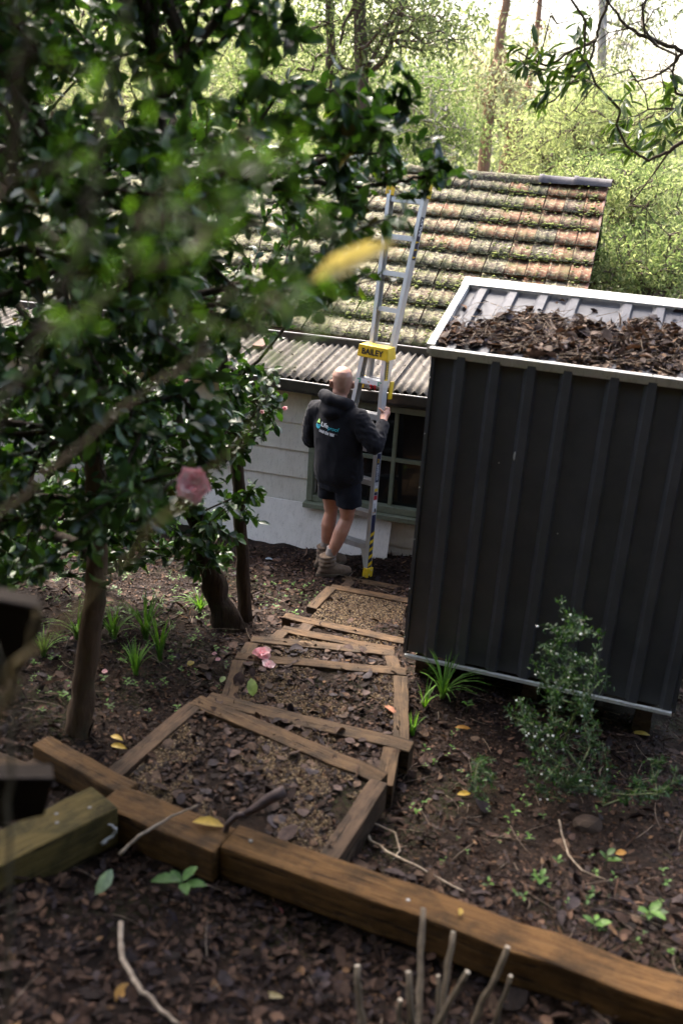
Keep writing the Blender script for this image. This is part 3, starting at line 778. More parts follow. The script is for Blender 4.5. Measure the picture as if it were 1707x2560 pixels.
# side stickers on the outer web of the right stile
def web(h0, h1, v0, v1, mat, par, e=.0012, name='sticker', W=lw, PT=LP):
    V = [PT(W(h0) + e, v0, h0), PT(W(h0) + e, v1, h0), PT(W(h1) + e, v1, h1), PT(W(h1) + e, v0, h1)]
    return obj(name, mesh_from(name, V, [(0, 1, 2, 3)], mat), par)
def stripes(h0, h1, n, par, W=lw, PT=LP, dep=.030):
    web(h0, h1, -dep, dep, MAT_NAVY, par, .0012, 'stripe_sticker', W, PT)
    dh_ = (h1 - h0) / n
    for i in range(n):
        a = h0 + dh_ * i + dh_ * .15
        V = [PT(W(a) + .0022, -dep, a), PT(W(a) + .0022, dep, a + dh_ * .28), PT(W(a) + .0022, dep, a + dh_ * .78), PT(W(a) + .0022, -dep, a + dh_ * .5)]
        obj('yellow_stripe', mesh_from('yellow_stripe', V, [(0, 1, 2, 3)], MAT_YEL), par)
def web_text(s, h0, length, height, vbase, mat, par, W=lw, PT=LP, T=LT, N=LN, e=.003):
    m = text_fit(s, length, height, .03); m.materials.append(mat)
    p0, p1 = PT(W(h0) + e, vbase, h0), PT(W(h0 + length) + e, vbase, h0 + length)
    x = (p1 - p0) / np.linalg.norm(p1 - p0); y = -N; z = np.cross(x, y)
    place('lettering', m, par, frame(p0, x, y, z))
R_ = stl[1]
stripes(.075, .40, 5, R_); web(.40, .535, -.030, .030, MAT_NAVY, R_)
web(.56, .66, -.026, .026, MAT_WHT, R_); web(.665, .70, -.026, .026, MAT_RED, R_); web(.705, .73, -.026, .026, MAT_NAVY, R_); web(.735, .76, -.024, .026, MAT_YEL, R_); web(.77, .785, -.02, .02, MAT_WHT, R_)
for i in range(9): web(.565 + i * .008, .568 + i * .008, -.020, .012, MAT_GREYP, R_, .0022, 'fine_print')
web(.56, .59, -.004, .02, MAT_BLK, R_, .0026, 'fine_print'); web(.553, .558, -.026, .026, MAT_ORG, R_, .0012)
web(.815, 1.055, -.031, .031, MAT_NAVY, R_)
web_text('LEANSAFE', .835, .130, .024, .004, MAT_WHT, R_); web_text('X3', .975, .040, .026, .004, MAT_YEL, R_); web_text('3 in 1 dual purpose ladder', .84, .17, .009, .022, MAT_WHT, R_)
web(1.065, 1.30, -.031, .031, MAT_NAVY, R_); web_text('BAILEY', 1.08, .205, .040, .021, MAT_WHT, R_)
# yellow plate and latch high on the right
web(1.66, 1.82, -.030, .030, MAT_YEL, R_); web(1.67, 1.81, -.028, -.008, MAT_BLK, R_, .002); web_text('LEANSAFE', 1.675, .135, .022, .024, MAT_BLK, R_)
lt_ = MB(); cl = LP(lw(1.56) + .006, .085, 1.58); lt_.box(cl, LA * .006, LN * .030, LT * .075); lt_ = lt_.build('latch', MAT_YEL, ladder, bevel=.006)
MB().tube([cl + LA * .006 - LT * .045, cl + LA * .009 - LT * .045], .018, 14).build('knob', MAT_YEL, lt_)
MB().tube([LP(-lw(1.6) + .03, .06, 1.56), LP(-lw(1.6) + .03, .06, 1.66)], .012, 8).build('latch', MAT_YEL, ladder)
U_ = stl[2]
stripes(1.08, 1.26, 3, U_, uw, UPt, .026); web(1.26, 1.42, -.026, .026, MAT_NAVY, U_, .0012, 'sticker', uw, UPt)
web_text('BAILEY', 1.27, .14, .034, .018, MAT_WHT, U_, uw, UPt, UT, UN)

# ---------------------------------------------------------------- man on the ground holding the ladder
MAT_SKIN = None
def mk_skin():
    t = NT('skin'); v = t.coord('world', 1.0)
    c = t.ramp(t.noise(v, 18, 5), [(.3, (.36, .17, .115)), (.7, (.46, .24, .165))])
    c = t.mix(t.ramp(t.noise(v, 240, 2), [(.62, 0.0), (.72, .35)]), c, (.22, .10, .07))
    s_ = t.n('SeparateXYZ'); t.put(s_.inputs[0], v)
    # the shaved scalp and nape carry a grey stubble
    st = t.math('MULTIPLY', t.ramp(t.math('MULTIPLY', s_.outputs[2], .5), [(.79, 0.0), (.83, .35), (.865, .35), (.90, .12)]), 1.0)
    c = t.mix(st, c, (.20, .145, .12))
    t.p.inputs['Subsurface Weight'].default_value = .08
    t.p.inputs['Subsurface Radius'].default_value = (.01, .004, .002)
    return t.fin(c, .42, 0, .45)
MAT_SKIN = mk_skin()
def mk_cloth(name, c1, c2, sheen=.0, bs=420):
    t = NT(name); v = t.coord('world', 1.0)
    c = t.ramp(t.noise(v, 9, 5), [(.3, c1), (.7, c2)])
    t.bump(t.noise(v, bs, 2), .25, .002)
    t.p.inputs['Sheen Weight'].default_value = sheen; t.p.inputs['Sheen Roughness'].default_value = .4
    return t.fin(c, .92, 0, .2)
MAT_HOOD = mk_cloth('faded_black_fleece', (.0052, .0052, .0078), (.0095, .0092, .013), .06)
MAT_SHORTS = mk_cloth('navy_shorts_cloth', (.006, .007, .012), (.010, .011, .017), .05)
MAT_SOCK = mk_cloth('grey_sock_wool', (.24, .20, .175), (.34, .29, .26), .2, 200)
MAT_BOOT = mk_cloth('tan_suede', (.13, .086, .058), (.21, .15, .105), .15, 160)
MAT_SOLE = mk_cloth('boot_sole_rubber', (.10, .075, .052), (.15, .115, .08), 0, 90)
MAT_TEAL = flat('teal_print', (.03, .42, .52), .6)
MAT_LIME = flat('lime_print', (.35, .62, .16), .6)
MAT_BLUE = flat('blue_print', (.02, .20, .36), .6)
PO = np.array([-.06, 7.78, 0.0]); PO[2] = .005
PX, PY = LA, LB
def pl(x, y, z): return PO + PX * x + PY * y + ZU * z
man = thing('person', 'bald man in dark hoodie and shorts seen from behind, holding the ladder', 'person', PO)
class Blob(MB):
    def loft(s, rings, seg=20):
        """rings: centre, x half axis, y half axis (local person vectors)"""
        V, Fc = [], []; n = len(rings)
        for c, ax, ay in rings:
            for k in range(seg):
                a = 2 * math.pi * k / seg
                V.append(np.array(c) + np.array(ax) * math.cos(a) + np.array(ay) * math.sin(a))
        for i in range(n - 1):
            for k in range(seg): a, b = i * seg + k, i * seg + (k + 1) % seg; Fc.append((a, b, b + seg, a + seg))
        Fc += [tuple(range(seg - 1, -1, -1)), tuple(range((n - 1) * seg, n * seg))]
        return s.add(V, Fc)
    def limb(s, pts, rads, seg=14):
        """tapered limb with rounded ends, finely resampled"""
        P, Rr = [], []
        for i in range(len(pts) - 1):
            a, b = np.array(pts[i]), np.array(pts[i + 1])
            for t in np.linspace(0, 1, 7)[:-1]: P.append(a + (b - a) * t); Rr.append(rads[i] + (rads[i + 1] - rads[i]) * (t * t * (3 - 2 * t)))
        P.append(np.array(pts[-1])); Rr.append(rads[-1])
        for i in (0, -1): s.ball(P[i], Rr[i])
        return s.tube(P, Rr, seg)
    def ball(s, c, r, sq=(1, 1, 1)):
        q = [np.array(c) + np.array(v) * r * np.array(sq) for v in BALL_V]; return s.add(q, BALL_F)
_b = bmesh.new(); bmesh.ops.create_icosphere(_b, subdivisions=2, radius=1); BALL_V = np.array([v.co[:] for v in _b.verts]); BALL_F = [tuple(v.index for v in f.verts) for f in _b.faces]; _b.free()
def remesh(mb, name, mat, voxel, smooth=6, par=None, fold=None):
    me = bpy.data.meshes.new(name); me.from_pydata(mb.v, [], mb.f)
    o = bpy.data.objects.new('tmp', me); COL.objects.link(o)
    m = o.modifiers.new('r', 'REMESH'); m.mode = 'VOXEL'; m.voxel_size = voxel
    m = o.modifiers.new('s', 'SMOOTH'); m.iterations = smooth; m.factor = .5
    dg = bpy.context.evaluated_depsgraph_get()
    out = bpy.data.meshes.new_from_object(o.evaluated_get(dg), depsgraph=dg); out.name = name
    bpy.data.objects.remove(o); bpy.data.meshes.remove(me)
    if fold:
        co = np.empty(len(out.vertices) * 3, np.float32); out.vertices.foreach_get('co', co); co = co.reshape(-1, 3)
        no = np.array([v.normal[:] for v in out.vertices])
        d = np.array([fold(Vector(tuple(c))) for c in co])
        co = co + no * d[:, None]; out.vertices.foreach_set('co', co.astype(np.float32).ravel())
    out.shade_smooth(); out.materials.clear(); out.materials.append(mat); out.update()
    return obj(name, out, par)
def V3(x, y, z): return PX * x + PY * y + ZU * z
def MBp(pts): return [pl(*p) for p in pts]
# joints in the man's own frame (x right, y forward, z up)
RSH, REL, RWR = (.150, .0, 1.415), (.322, .02, 1.215), (.262, .245, 1.345)
LSH, LEL, LWR = (-.212, .0, 1.41), (-.305, .05, 1.13), (-.18, .28, 1.25)
RHP, RKN, RAN = (.115, .0, .84), (.108, .035, .53), (.010, -.045, .12)
LHP, LKN, LAN = (-.075, .03, .84), (-.085, .085, .52), (-.135, .11, .12)
body = Blob()
body.loft([(pl(.02, .01, .80), V3(.14, 0, 0), V3(0, .10, 0)), (pl(.02, .01, .95), V3(.16, 0, 0), V3(0, .11, 0)), (pl(.0, .01, 1.10), V3(.145, 0, 0), V3(0, .10, 0)),
           (pl(-.02, .01, 1.28), V3(.165, 0, 0), V3(0, .11, 0)), (pl(-.03, 0, 1.40), V3(.165, 0, 0), V3(0, .09, 0)), (pl(-.03, 0, 1.48), V3(.075, 0, 0), V3(0, .07, 0)), (pl(-.03, .01, 1.56), V3(.06, 0, 0), V3(0, .064, 0))])
HD = (-.034, .045, 1.678)
hx, hy = np.array([1.0, 0, 0]), np.array([0, 1.0, 0])        # the head looks straight at the house, past the ladder
def hd(x, y, z): return pl(*HD) + hx * x + hy * y + ZU * z
body.tube([pl(-.03, .0, 1.46), pl(-.034, .02, 1.60)], [.062, .058], 16)
body.loft([(hd(0, .0, -.11), hx * .058, hy * .072), (hd(0, .0, -.06), hx * .071, hy * .090), (hd(0, -.004, 0), hx * .079, hy * .098), (hd(0, -.006, .045), hx * .080, hy * .099), (hd(0, -.008, .078), hx * .066, hy * .084), (hd(0, -.008, .099), hx * .045, hy * .058), (hd(0, -.008, .111), hx * .018, hy * .024)], 24)
body.loft([(hd(0, .052, -.125), hx * .032, hy * .03), (hd(0, .05, -.09), hx * .052, hy * .045), (hd(0, .04, -.05), hx * .060, hy * .058)], 16)   # jaw
body.limb([hd(0, .094, .015), hd(0, .112, -.03)], [.010, .016])                                                                            # nose
body.limb([hd(-.028, .092, .03), hd(.028, .092, .03)], [.014, .014])                                                                       # brow
body.limb([hd(-.02, .095, -.072), hd(.02, .095, -.072)], [.009, .009])                                                                     # lips
for sg in (-1, 1):
    body.loft([(hd(sg * .066, .0, -.045), hy * .016, ZU * .018), (hd(sg * .088, -.012, -.034), hy * .022, ZU * .034), (hd(sg * .102, -.026, -.028), hy * .018, ZU * .032)], 10)
# legs
body.limb(MBp([RHP, (.118, .01, .70), (.112, .025, .58), RKN, (.085, -.005, .42), (.060, -.025, .32), (.025, -.04, .20), RAN]), [.090, .082, .064, .056, .063, .056, .040, .038])
body.limb(MBp([LHP, (-.078, .05, .70), (-.083, .075, .58), LKN, (-.098, .075, .41), (-.112, .09, .31), (-.128, .105, .20), LAN]), [.090, .080, .064, .056, .062, .055, .040, .038])
# arms
body.limb(MBp([RSH, REL]), [.055, .043]); body.limb(MBp([REL, RWR]), [.043, .029])
body.limb(MBp([LSH, LEL]), [.055, .043]); body.limb(MBp([LEL, LWR]), [.043, .029])
def hand(wr, sg, hh):
    """hand closed on a stile: palm on the outer web, fingers round the back, thumb in front"""
    g = lambda u, v, t: LP(sg * (lw(hh) + u), v, hh + t)
    palm = [pl(*wr), g(.030, -.030, -.010), g(.026, .005, .010), g(.024, .030, .016)]
    body.limb(palm, [.029, .034, .035, .028])
    body.limb([g(.024, .022, -.022), g(.024, .026, .044)], [.020, .019])
    for i, (t, ln) in enumerate(((.046, .95), (.024, 1.0), (.001, .96), (-.021, .82))):
        body.limb([g(.024, .026, t), g(.022, .052 * (.9 + .1 * ln), t + .004), g(-.004, .058, t + .004), g(-.028 * ln, .050, t + .002)], [.0118, .0112, .0103, .0088], 10)
    body.limb([g(.030, -.028, .004), g(.022, -.052, .030), g(-.002, -.056, .046), g(-.018, -.050, .050)], [.014, .0125, .0105, .0088], 10)
hand(RWR, 1, 1.385)
hand(LWR, -1, 1.30)
person_body = remesh(body, 'body', MAT_SKIN, .0075, 3, man)
for sg in (-1, 1):
    e_ = MB().add([hd(sg * .030, .088, .010) + np.array(v) * .011 for v in BALL_V], BALL_F).build('eye', MAT_WHT, man, smooth=True)
# hoodie
ho = Blob()
ho.loft([(pl(.015, 0, .835), V3(.195, 0, 0), V3(0, .145, 0)), (pl(.015, 0, .87), V3(.205, 0, 0), V3(0, .155, 0)), (pl(.012, 0, .93), V3(.216, 0, 0), V3(0, .165, 0)), (pl(.005, 0, 1.05), V3(.212, 0, 0), V3(0, .160, 0)),
         (pl(-.010, 0, 1.20), V3(.212, 0, 0), V3(0, .155, 0)), (pl(-.022, .0, 1.32), V3(.212, 0, 0), V3(0, .145, 0)), (pl(-.03, .0, 1.41), V3(.196, 0, 0), V3(0, .120, 0)), (pl(-.03, 0, 1.47), V3(.140, 0, 0), V3(0, .100, 0)), (pl(-.03, .0, 1.51), V3(.09, 0, 0), V3(0, .085, 0))], 28)
ho.limb(MBp([(.115, 0, 1.40), RSH, (.245, .005, 1.31), REL]), [.095, .090, .082, .074]); ho.limb(MBp([REL, (.300, .12, 1.275), (.275, .20, 1.322)]), [.074, .066, .055])
ho.tube(MBp([(.280, .185, 1.312), (.266, .233, 1.339)]), [.047, .042], 16)
ho.limb(MBp([(-.18, 0, 1.40), LSH, (-.275, .02, 1.28), LEL]), [.095, .090, .082, .076]); ho.limb(MBp([LEL, (-.27, .15, 1.18), (-.20, .255, 1.235)]), [.074, .064, .050])
ho.limb(MBp([(-.135, .07, 1.505), (-.145, -.02, 1.550), (-.118, -.080, 1.562), (-.03, -.108, 1.545), (.06, -.080, 1.528), (.085, -.01, 1.510), (.070, .07, 1.48)]), [.034, .046, .050, .050, .048, .040, .030])
ho.limb(MBp([(-.10, -.105, 1.470), (-.03, -.130, 1.440), (.035, -.105, 1.455)]), [.044, .052, .040])
def cloth_fold(c):
    q = c - Vector(tuple(PO)); x, y, z = q.dot(Vector(tuple(PX))), q.dot(Vector(tuple(PY))), q.z
    v = .006 * noise.noise(Vector((x * 9, y * 9, z * 4))) + .0045 * (1 - 2 * abs(noise.noise(Vector((x * 16 + z * 6, y * 14, z * 9)))))
    if x > .19 or x < -.25: v += .0060 * (1 - 2.4 * abs(noise.noise(Vector((x * 12 - z * 22, y * 20, z * 26 + x * 20)))))
    if z < .88: v -= .004
    return v
hoodie = remesh(ho, 'hoodie', MAT_HOOD, .011, 5, man, cloth_fold)
# shorts
sh = Blob()
sh.loft([(pl(.015, .0, .97), V3(.175, 0, 0), V3(0, .125, 0)), (pl(.02, .0, .86), V3(.190, 0, 0), V3(0, .135, 0)), (pl(.02, .01, .78), V3(.190, 0, 0), V3(0, .130, 0))], 24)
sh.tube(MBp([(.112, .0, .86), (.124, .008, .75), (.128, .014, .655)]), [.105, .108, .112], 20)
sh.tube(MBp([(-.075, .02, .86), (-.078, .035, .75), (-.082, .045, .69)]), [.105, .106, .108], 20)
remesh(sh, 'shorts', MAT_SHORTS, .012, 4, man, lambda c: .006 * noise.noise(c * 11) + .003 * noise.noise(c * 27))
# socks and boots
def sock(p0, p1, r):
    n = 9; a, b = np.array(p0), np.array(p1)
    P = [pl(*(a + (b - a) * i / n)) for i in range(n + 1)]
    MB().tube(P, [r * (1 + .03 * math.sin(i * 2.4)) + .004 * (i % 2) for i in range(n + 1)], 16).build('sock', MAT_SOCK, man, smooth=True)
sock((.008, -.043, .13), (.028, -.035, .262), .045); sock((-.134, .108, .13), (-.125, .10, .262), .045)
def boot(an, yaw, pitch=0):
    a = rad(yaw); fx = np.array([math.sin(a), math.cos(a), 0]); fs = np.array([math.cos(a), -math.sin(a), 0])
    def b(f, s_, z): q = np.array([an[0], an[1], 0]) + fx * f + fs * s_; return pl(q[0], q[1], z)
    Fv = PX * fx[0] + PY * fx[1]; Sv = PX * fs[0] + PY * fs[1]
    B = Blob()
    B.loft([(b(-.008, 0, .05), Fv * .070, Sv * .046), (b(-.006, 0, .11), Fv * .064, Sv * .048), (b(-.002, 0, .155), Fv * .060, Sv * .052), (b(.0, 0, .185), Fv * .060, Sv * .053), (b(.002, 0, .200), Fv * .054, Sv * .048)], 20)
    B.limb([b(-.040, 0, .055), b(.05, 0, .068), b(.13, .004, .052), b(.175, .004, .044)], [.044, .050, .046, .038])
    B.loft([(b(.06, 0, .02), Fv * .155, Sv * .048), (b(.06, 0, .05), Fv * .150, Sv * .047)], 24)
    for z in (.115, .150, .185): B.tube([b(-.004 + .062 * math.cos(t), .054 * math.sin(t), z + .006 * math.cos(t)) for t in np.linspace(0, 2 * math.pi, 20)], .014, 8)
    o = remesh(B, 'boot', MAT_BOOT, .008, 3, man, lambda c: .004 * noise.noise(c * 38))
    S = MB(); n = 24
    for z in (.0, .012, .030):
        for k in range(n):
            t = 2 * math.pi * k / n; x_ = .06 + .160 * math.cos(t); w_ = .050 * (1 - .12 * math.cos(2 * t)) * (1.0 if z > .005 else .95)
            S.v.append(tuple(b(x_ * (1.0 if z > .005 else .98), w_ * math.sin(t), z)))
    for r in range(2):
        for k in range(n): S.f.append((r * n + k, r * n + (k + 1) % n, (r + 1) * n + (k + 1) % n, (r + 1) * n + k)); S.m.append(0)
    S.f += [tuple(range(n - 1, -1, -1)), tuple(range(2 * n, 3 * n))]; S.m += [0, 0]
    S.build('sole', MAT_SOLE, o)
boot((.000, -.050), 42); boot((-.138, .110), 30)
# the print on his back, laid on the cloth
hb = BVHTree.FromObject(hoodie, bpy.context.evaluated_depsgraph_get())
inv_h = world_mat(hoodie).inverted()
LX = PX; LYv = ZU
def back_print(name, me, x, z, mat, e=.003, tilt=0.0):
    bm = bmesh.new(); bm.from_mesh(me); bmesh.ops.triangulate(bm, faces=bm.faces); bmesh.ops.subdivide_edges(bm, edges=[ed for ed in bm.edges if ed.calc_length() > .02], cuts=1); bm.to_mesh(me); bm.free()
    for v in me.vertices:
        px_, pz_ = x + v.co.x * math.cos(tilt) - v.co.y * math.sin(tilt), z + v.co.y * math.cos(tilt) + v.co.x * math.sin(tilt)
        o = Vector(tuple(pl(px_, -.6, pz_)))
        h = hb.ray_cast(inv_h @ o, Vector(tuple(PY)), 2.0)
        loc = (world_mat(hoodie) @ h[0]) if h[0] is not None else Vector(tuple(pl(px_, -.16, pz_)))
        v.co = loc - Vector(tuple(PY)) * e
    me.materials.clear(); me.materials.append(mat); me.update()
    return obj(name, me, hoodie)
def loc_of(x, y, f=-.155):
    p = onpl(x, y, PO + PY * f, PY); q = p - PO; return float(q @ PX), float(q[2])
x0, z0 = loc_of(800, 1067); x1, z1 = loc_of(842, 1085)
tl = math.atan2(z1 - z0, x1 - x0) * .5
WL = (x1 - x0)
back_print('lettering', text_fit('Life', WL * .44, .036, .02), x0, z0 + .004, MAT_WHT, tilt=tl)
back_print('lettering', text_fit('proof', WL * .56, .040, .004), x0 + WL * .45, z0 - .012 + WL * .45 * math.tan(tl), MAT_TEAL, tilt=tl)
back_print('lettering', text_fit('PLUMBING', WL * .42, .009, .0), x0 + WL * .55, z0 - .030 + WL * .5 * math.tan(tl), MAT_GREYP, tilt=tl)
xn, zn = loc_of(795, 1080)
back_print('lettering', text_fit('0468 824 988', WL * .92, .026, .02), xn, zn, MAT_WHT, tilt=tl)
# droplet emblem: lime tip over a blue bowl with a dark wave between
xd, zd = loc_of(792, 1062)
def poly(pts): return mesh_from('emblem', [(a, b, 0) for a, b in pts], [tuple(range(len(pts)))])
tip = [(-.022, .010), (-.004, .042), (0, .046), (.004, .042), (.020, .014), (.012, .013), (.0, .016), (-.010, .014)]
bowl = [(.027 * math.cos(t), -.006 + .027 * math.sin(t)) for t in np.linspace(math.pi * 1.02, 2 * math.pi * .99, 12)] + [(.022, .006), (.010, .001), (0, -.002), (-.012, .003), (-.022, .004)]
wave = [(-.022, .001), (-.010, -.001), (.002, -.006), (.014, -.003), (.022, .002), (.016, -.012), (0, -.017), (-.014, -.012)]
back_print('emblem', poly(tip), xd, zd, MAT_LIME); back_print('emblem', poly(bowl), xd, zd, MAT_TEAL); back_print('emblem', poly(wave), xd, zd, MAT_BLUE, .0042)
# ---------------------------------------------------------------- plant helpers
def nrmz(a): return a / (np.linalg.norm(a, axis=-1, keepdims=True) + 1e-9)
# leaf templates: (along, across, normal) with faces as triangles
def tmpl_broad(fold=.16, curl=.30):
    st_ = [(0, 0), (.22, .36), (.52, .5), (.80, .34), (1.0, 0)]
    mids = [(u, 0, -curl * (u - .35) ** 2) for u, _ in st_]
    ls = [(u, w, -curl * (u - .35) ** 2 + fold * w) for u, w in st_[1:4]]; rs = [(u, -w, z) for u, w, z in ls]
    V = np.array(mids + ls + rs, float)
    T = [(0, 1, 5), (1, 2, 6), (1, 6, 5), (2, 3, 7), (2, 7, 6), (3, 4, 7), (0, 8, 1), (1, 9, 2), (1, 8, 9), (2, 10, 3), (2, 9, 10), (3, 10, 4)]
    return V, np.array([t[::-1] for t in T])
T_BROAD = tmpl_broad(); T_DEAD = tmpl_broad(.5, .55)
T_SLIM = (np.array([(0, 0, 0), (.4, .5, .06), (1, 0, -.12), (.4, -.5, .06)], float), np.array([(0, 2, 1), (0, 3, 2)]))
T_LONG = (np.array([(0, 0, 0), (.3, .5, .05), (.7, .42, -.05), (1, 0, -.28), (.7, -.42, -.05), (.3, -.5, .05), (.5, 0, -.06)], float),
          np.array([(0, 6, 1), (1, 6, 2), (2, 6, 3), (3, 6, 4), (4, 6, 5), (5, 6, 0)]))
def leaf_arrays(T, pos, d, up, ln, wd, cols, curl=None):
    tv, tf_ = T; n = len(pos); d = nrmz(d); s_ = nrmz(np.cross(up, d)); w = np.cross(d, s_)
    k = len(tv); ln = np.asarray(ln)[:, None, None]; wd = np.asarray(wd)[:, None, None]
    cz = 1.0 if curl is None else np.asarray(curl)[:, None, None]
    V = pos[:, None, :] + d[:, None, :] * tv[None, :, 0:1] * ln + s_[:, None, :] * tv[None, :, 1:2] * wd + w[:, None, :] * tv[None, :, 2:3] * ln * cz
    Fc = (tf_[None] + (np.arange(n) * k)[:, None, None]).reshape(-1, 3)
    return V.reshape(-1, 3), Fc, np.repeat(cols, k, axis=0)
def pick_cols(n, pal, jit=.2, w=None, r=None):
    r = r or rng
    pal = np.array(pal); i = r.choice(len(pal), n, p=w); return pal[i] * (1 + r.uniform(-jit, jit, (n, 1)))
def in_poly(x, y, poly_):
    c = False; j = len(poly_) - 1
    for i in range(len(poly_)):
        xi, yi = poly_[i]; xj, yj = poly_[j]
        if (yi > y) != (yj > y) and x < (xj - xi) * (y - yi) / (yj - yi) + xi: c = not c
        j = i
    return c
class Tree:
    """branch skeleton grown from a trunk towards twig targets"""
    def __init__(s, polylines):
        s.p = []; s.par = []; s.r0 = []
        for pts, radii in polylines:
            prev = -1
            if s.p:
                P = np.array(s.p); dd = np.linalg.norm(P - np.array(pts[0]), axis=1)
                if dd.min() < .25: prev = int(dd.argmin())
            for q, r in zip(pts, radii): s.p.append(np.array(q, float)); s.par.append(prev); s.r0.append(r); prev = len(s.p) - 1
        s.nt = len(s.p); s.dist = [0.0] * s.nt
        for i in range(s.nt):
            if s.par[i] >= 0: s.dist[i] = s.dist[s.par[i]] + np.linalg.norm(s.p[i] - s.p[s.par[i]])
        s.tips = []
    def grow(s, targets, seg=.22, wob=.05, skip=1, sag=0.0):
        root = s.p[0]
        for t in sorted(targets, key=lambda t: np.linalg.norm(np.array(t) - s.p[min(s.nt - 1, max(1, s.nt // 2))])):
            t = np.array(t); P = np.array(s.p[skip:]); D = np.array(s.dist[skip:])
            cost = np.linalg.norm(P - t, axis=1) + .22 * D
            i = int(cost.argmin()) + skip; a = s.p[i]; L_ = np.linalg.norm(t - a); n = max(1, int(L_ / seg)); prev = i
            for k in range(1, n + 1):
                f = k / n; q = a + (t - a) * f + (rng.normal(size=3) * wob * L_ * .5 * (f * (1 - f) * 4) + np.array([0, 0, -sag * f * (1 - f) * L_]))
                s.p.append(q); s.par.append(prev); s.r0.append(None); s.dist.append(s.dist[prev] + L_ / n); prev = len(s.p) - 1
            s.tips.append(prev)
    def branches(s, name, mat, parent, rtip=.0022, rmax=.03, seg=5, expo=.5):
        n = len(s.p); w = np.zeros(n)
        for t in s.tips: w[t] += 1
        for i in range(n - 1, -1, -1):
            if s.par[i] >= 0: w[s.par[i]] += w[i]
        rr = np.minimum(rmax, rtip * np.maximum(w, 1) ** expo)
        E = [(s.par[i], i) for i in range(s.nt, n) if s.par[i] >= 0]
        V, Fc = [], []
        A = np.array([s.p[a] for a, b in E]); B = np.array([s.p[b] for a, b in E])
        ra = np.array([min(rr[a], rr[b] * 1.25 + .0005) for a, b in E]); rb = np.array([rr[b] for a, b in E])
        d = nrmz(B - A); ref = np.where(np.abs(d[:, 2:3]) > .9, np.array([[1.0, 0, 0]]), np.array([[0, 0, 1.0]])); u = nrmz(np.cross(d, ref)); v = np.cross(d, u)
        ang = np.arange(seg) * 2 * np.pi / seg; ca, sa = np.cos(ang), np.sin(ang)
        ringA = A[:, None] - d[:, None] * ra[:, None, None] * .3 + ra[:, None, None] * (u[:, None] * ca[None, :, None] + v[:, None] * sa[None, :, None])
        ringB = B[:, None] + d[:, None] * rb[:, None, None] * .3 + rb[:, None, None] * (u[:, None] * ca[None, :, None] + v[:, None] * sa[None, :, None])
        V = np.concatenate([ringA, ringB], 1).reshape(-1, 3); m = len(E)
        k = np.arange(seg); quad = np.stack([k, (k + 1) % seg, (k + 1) % seg + seg, k + seg], -1)
        Fc = (quad[None] + (np.arange(m) * 2 * seg)[:, None, None]).reshape(-1, 4)
        o_ = obj(name, big_mesh(name, V, Fc, mat), parent); o_['kind'] = 'stuff'; return o_
    def twigs(s):
        """end point and direction of every twig"""
        P, D = [], []
        for t in s.tips:
            d = s.p[t] - s.p[s.par[t]]; P.append(s.p[t]); D.append(d / (np.linalg.norm(d) + 1e-9))
        return np.array(P), np.array(D)
def leaf_set(P, D, per, back, ln, wd, pal, spread=.9, up=.45, droop=0.0, w=None, jit=.22):
    """leaves set alternately along the last stretch of every twig"""
    n = len(P) * per; i = np.repeat(np.arange(len(P)), per); t = rng.uniform(0, 1, n)
    pos = P[i] - D[i] * (t * back)[:, None] + rng.normal(size=(n, 3)) * .012
    d = D[i] * .55 + rng.normal(size=(n, 3)) * spread * .6 + np.array([0, 0, -droop])
    upv = np.array([0, 0, 1.0]) * up + rng.normal(size=(n, 3)) * .5
    L_ = rng.uniform(*ln, n); W_ = L_ * rng.uniform(*wd, n)
    return pos, d, upv, L_, W_, pick_cols(n, pal, jit, w)
def bark(name, c1, c2, bump=.8, sc=14, stretch=(6, 6, 1)):
    t = NT(name); v = t.coord('world', stretch); f = t.noise(v, sc * .3, 6, .7, .5)
    c = t.ramp(f, [(.3, c1), (.7, c2)])
    c = t.mix(t.ramp(t.noise(t.coord('world', 1.0), 9, 4), [(.55, 0.0), (.7, .5)]), c, (.06, .07, .03))
    t.bump(f, bump, .02); return t.fin(c, .85, 0, .25)
BARK_A = bark('camellia_bark', (.05, .03, .018), (.13, .08, .047))
BARK_B = bark('rough_dark_bark', (.022, .015, .011), (.075, .05, .034), 1.0, 20)
BARK_R = bark('red_gum_bark', (.19, .095, .055), (.36, .21, .13), .4)
BARK_G = bark('pale_gum_bark', (.34, .29, .24), (.52, .47, .41), .3)
BARK_T = bark('twig_bark', (.045, .032, .022), (.10, .07, .045), .3)
BARK_BG = bark('grey_brown_bark', (.07, .05, .038), (.14, .10, .075), .6)
LEAF_C = leafmat('camellia_leaf', .18, (1.7, 2.0, .5), .32, .4)
LEAF_N = leafmat('soft_green_leaf', .35, (1.4, 1.6, .5), .5, .35)
LEAF_BG = leafmat('gum_leaf', .5, (1.15, 1.2, .9), .75, .08)
LEAF_D = leafmat('dead_leaf', .06, (1.2, .9, .6), .7, .12, .4)
CAM_PAL = [(.022, .052, .016), (.034, .075, .022), (.045, .098, .026), (.075, .145, .032), (.015, .036, .014)]

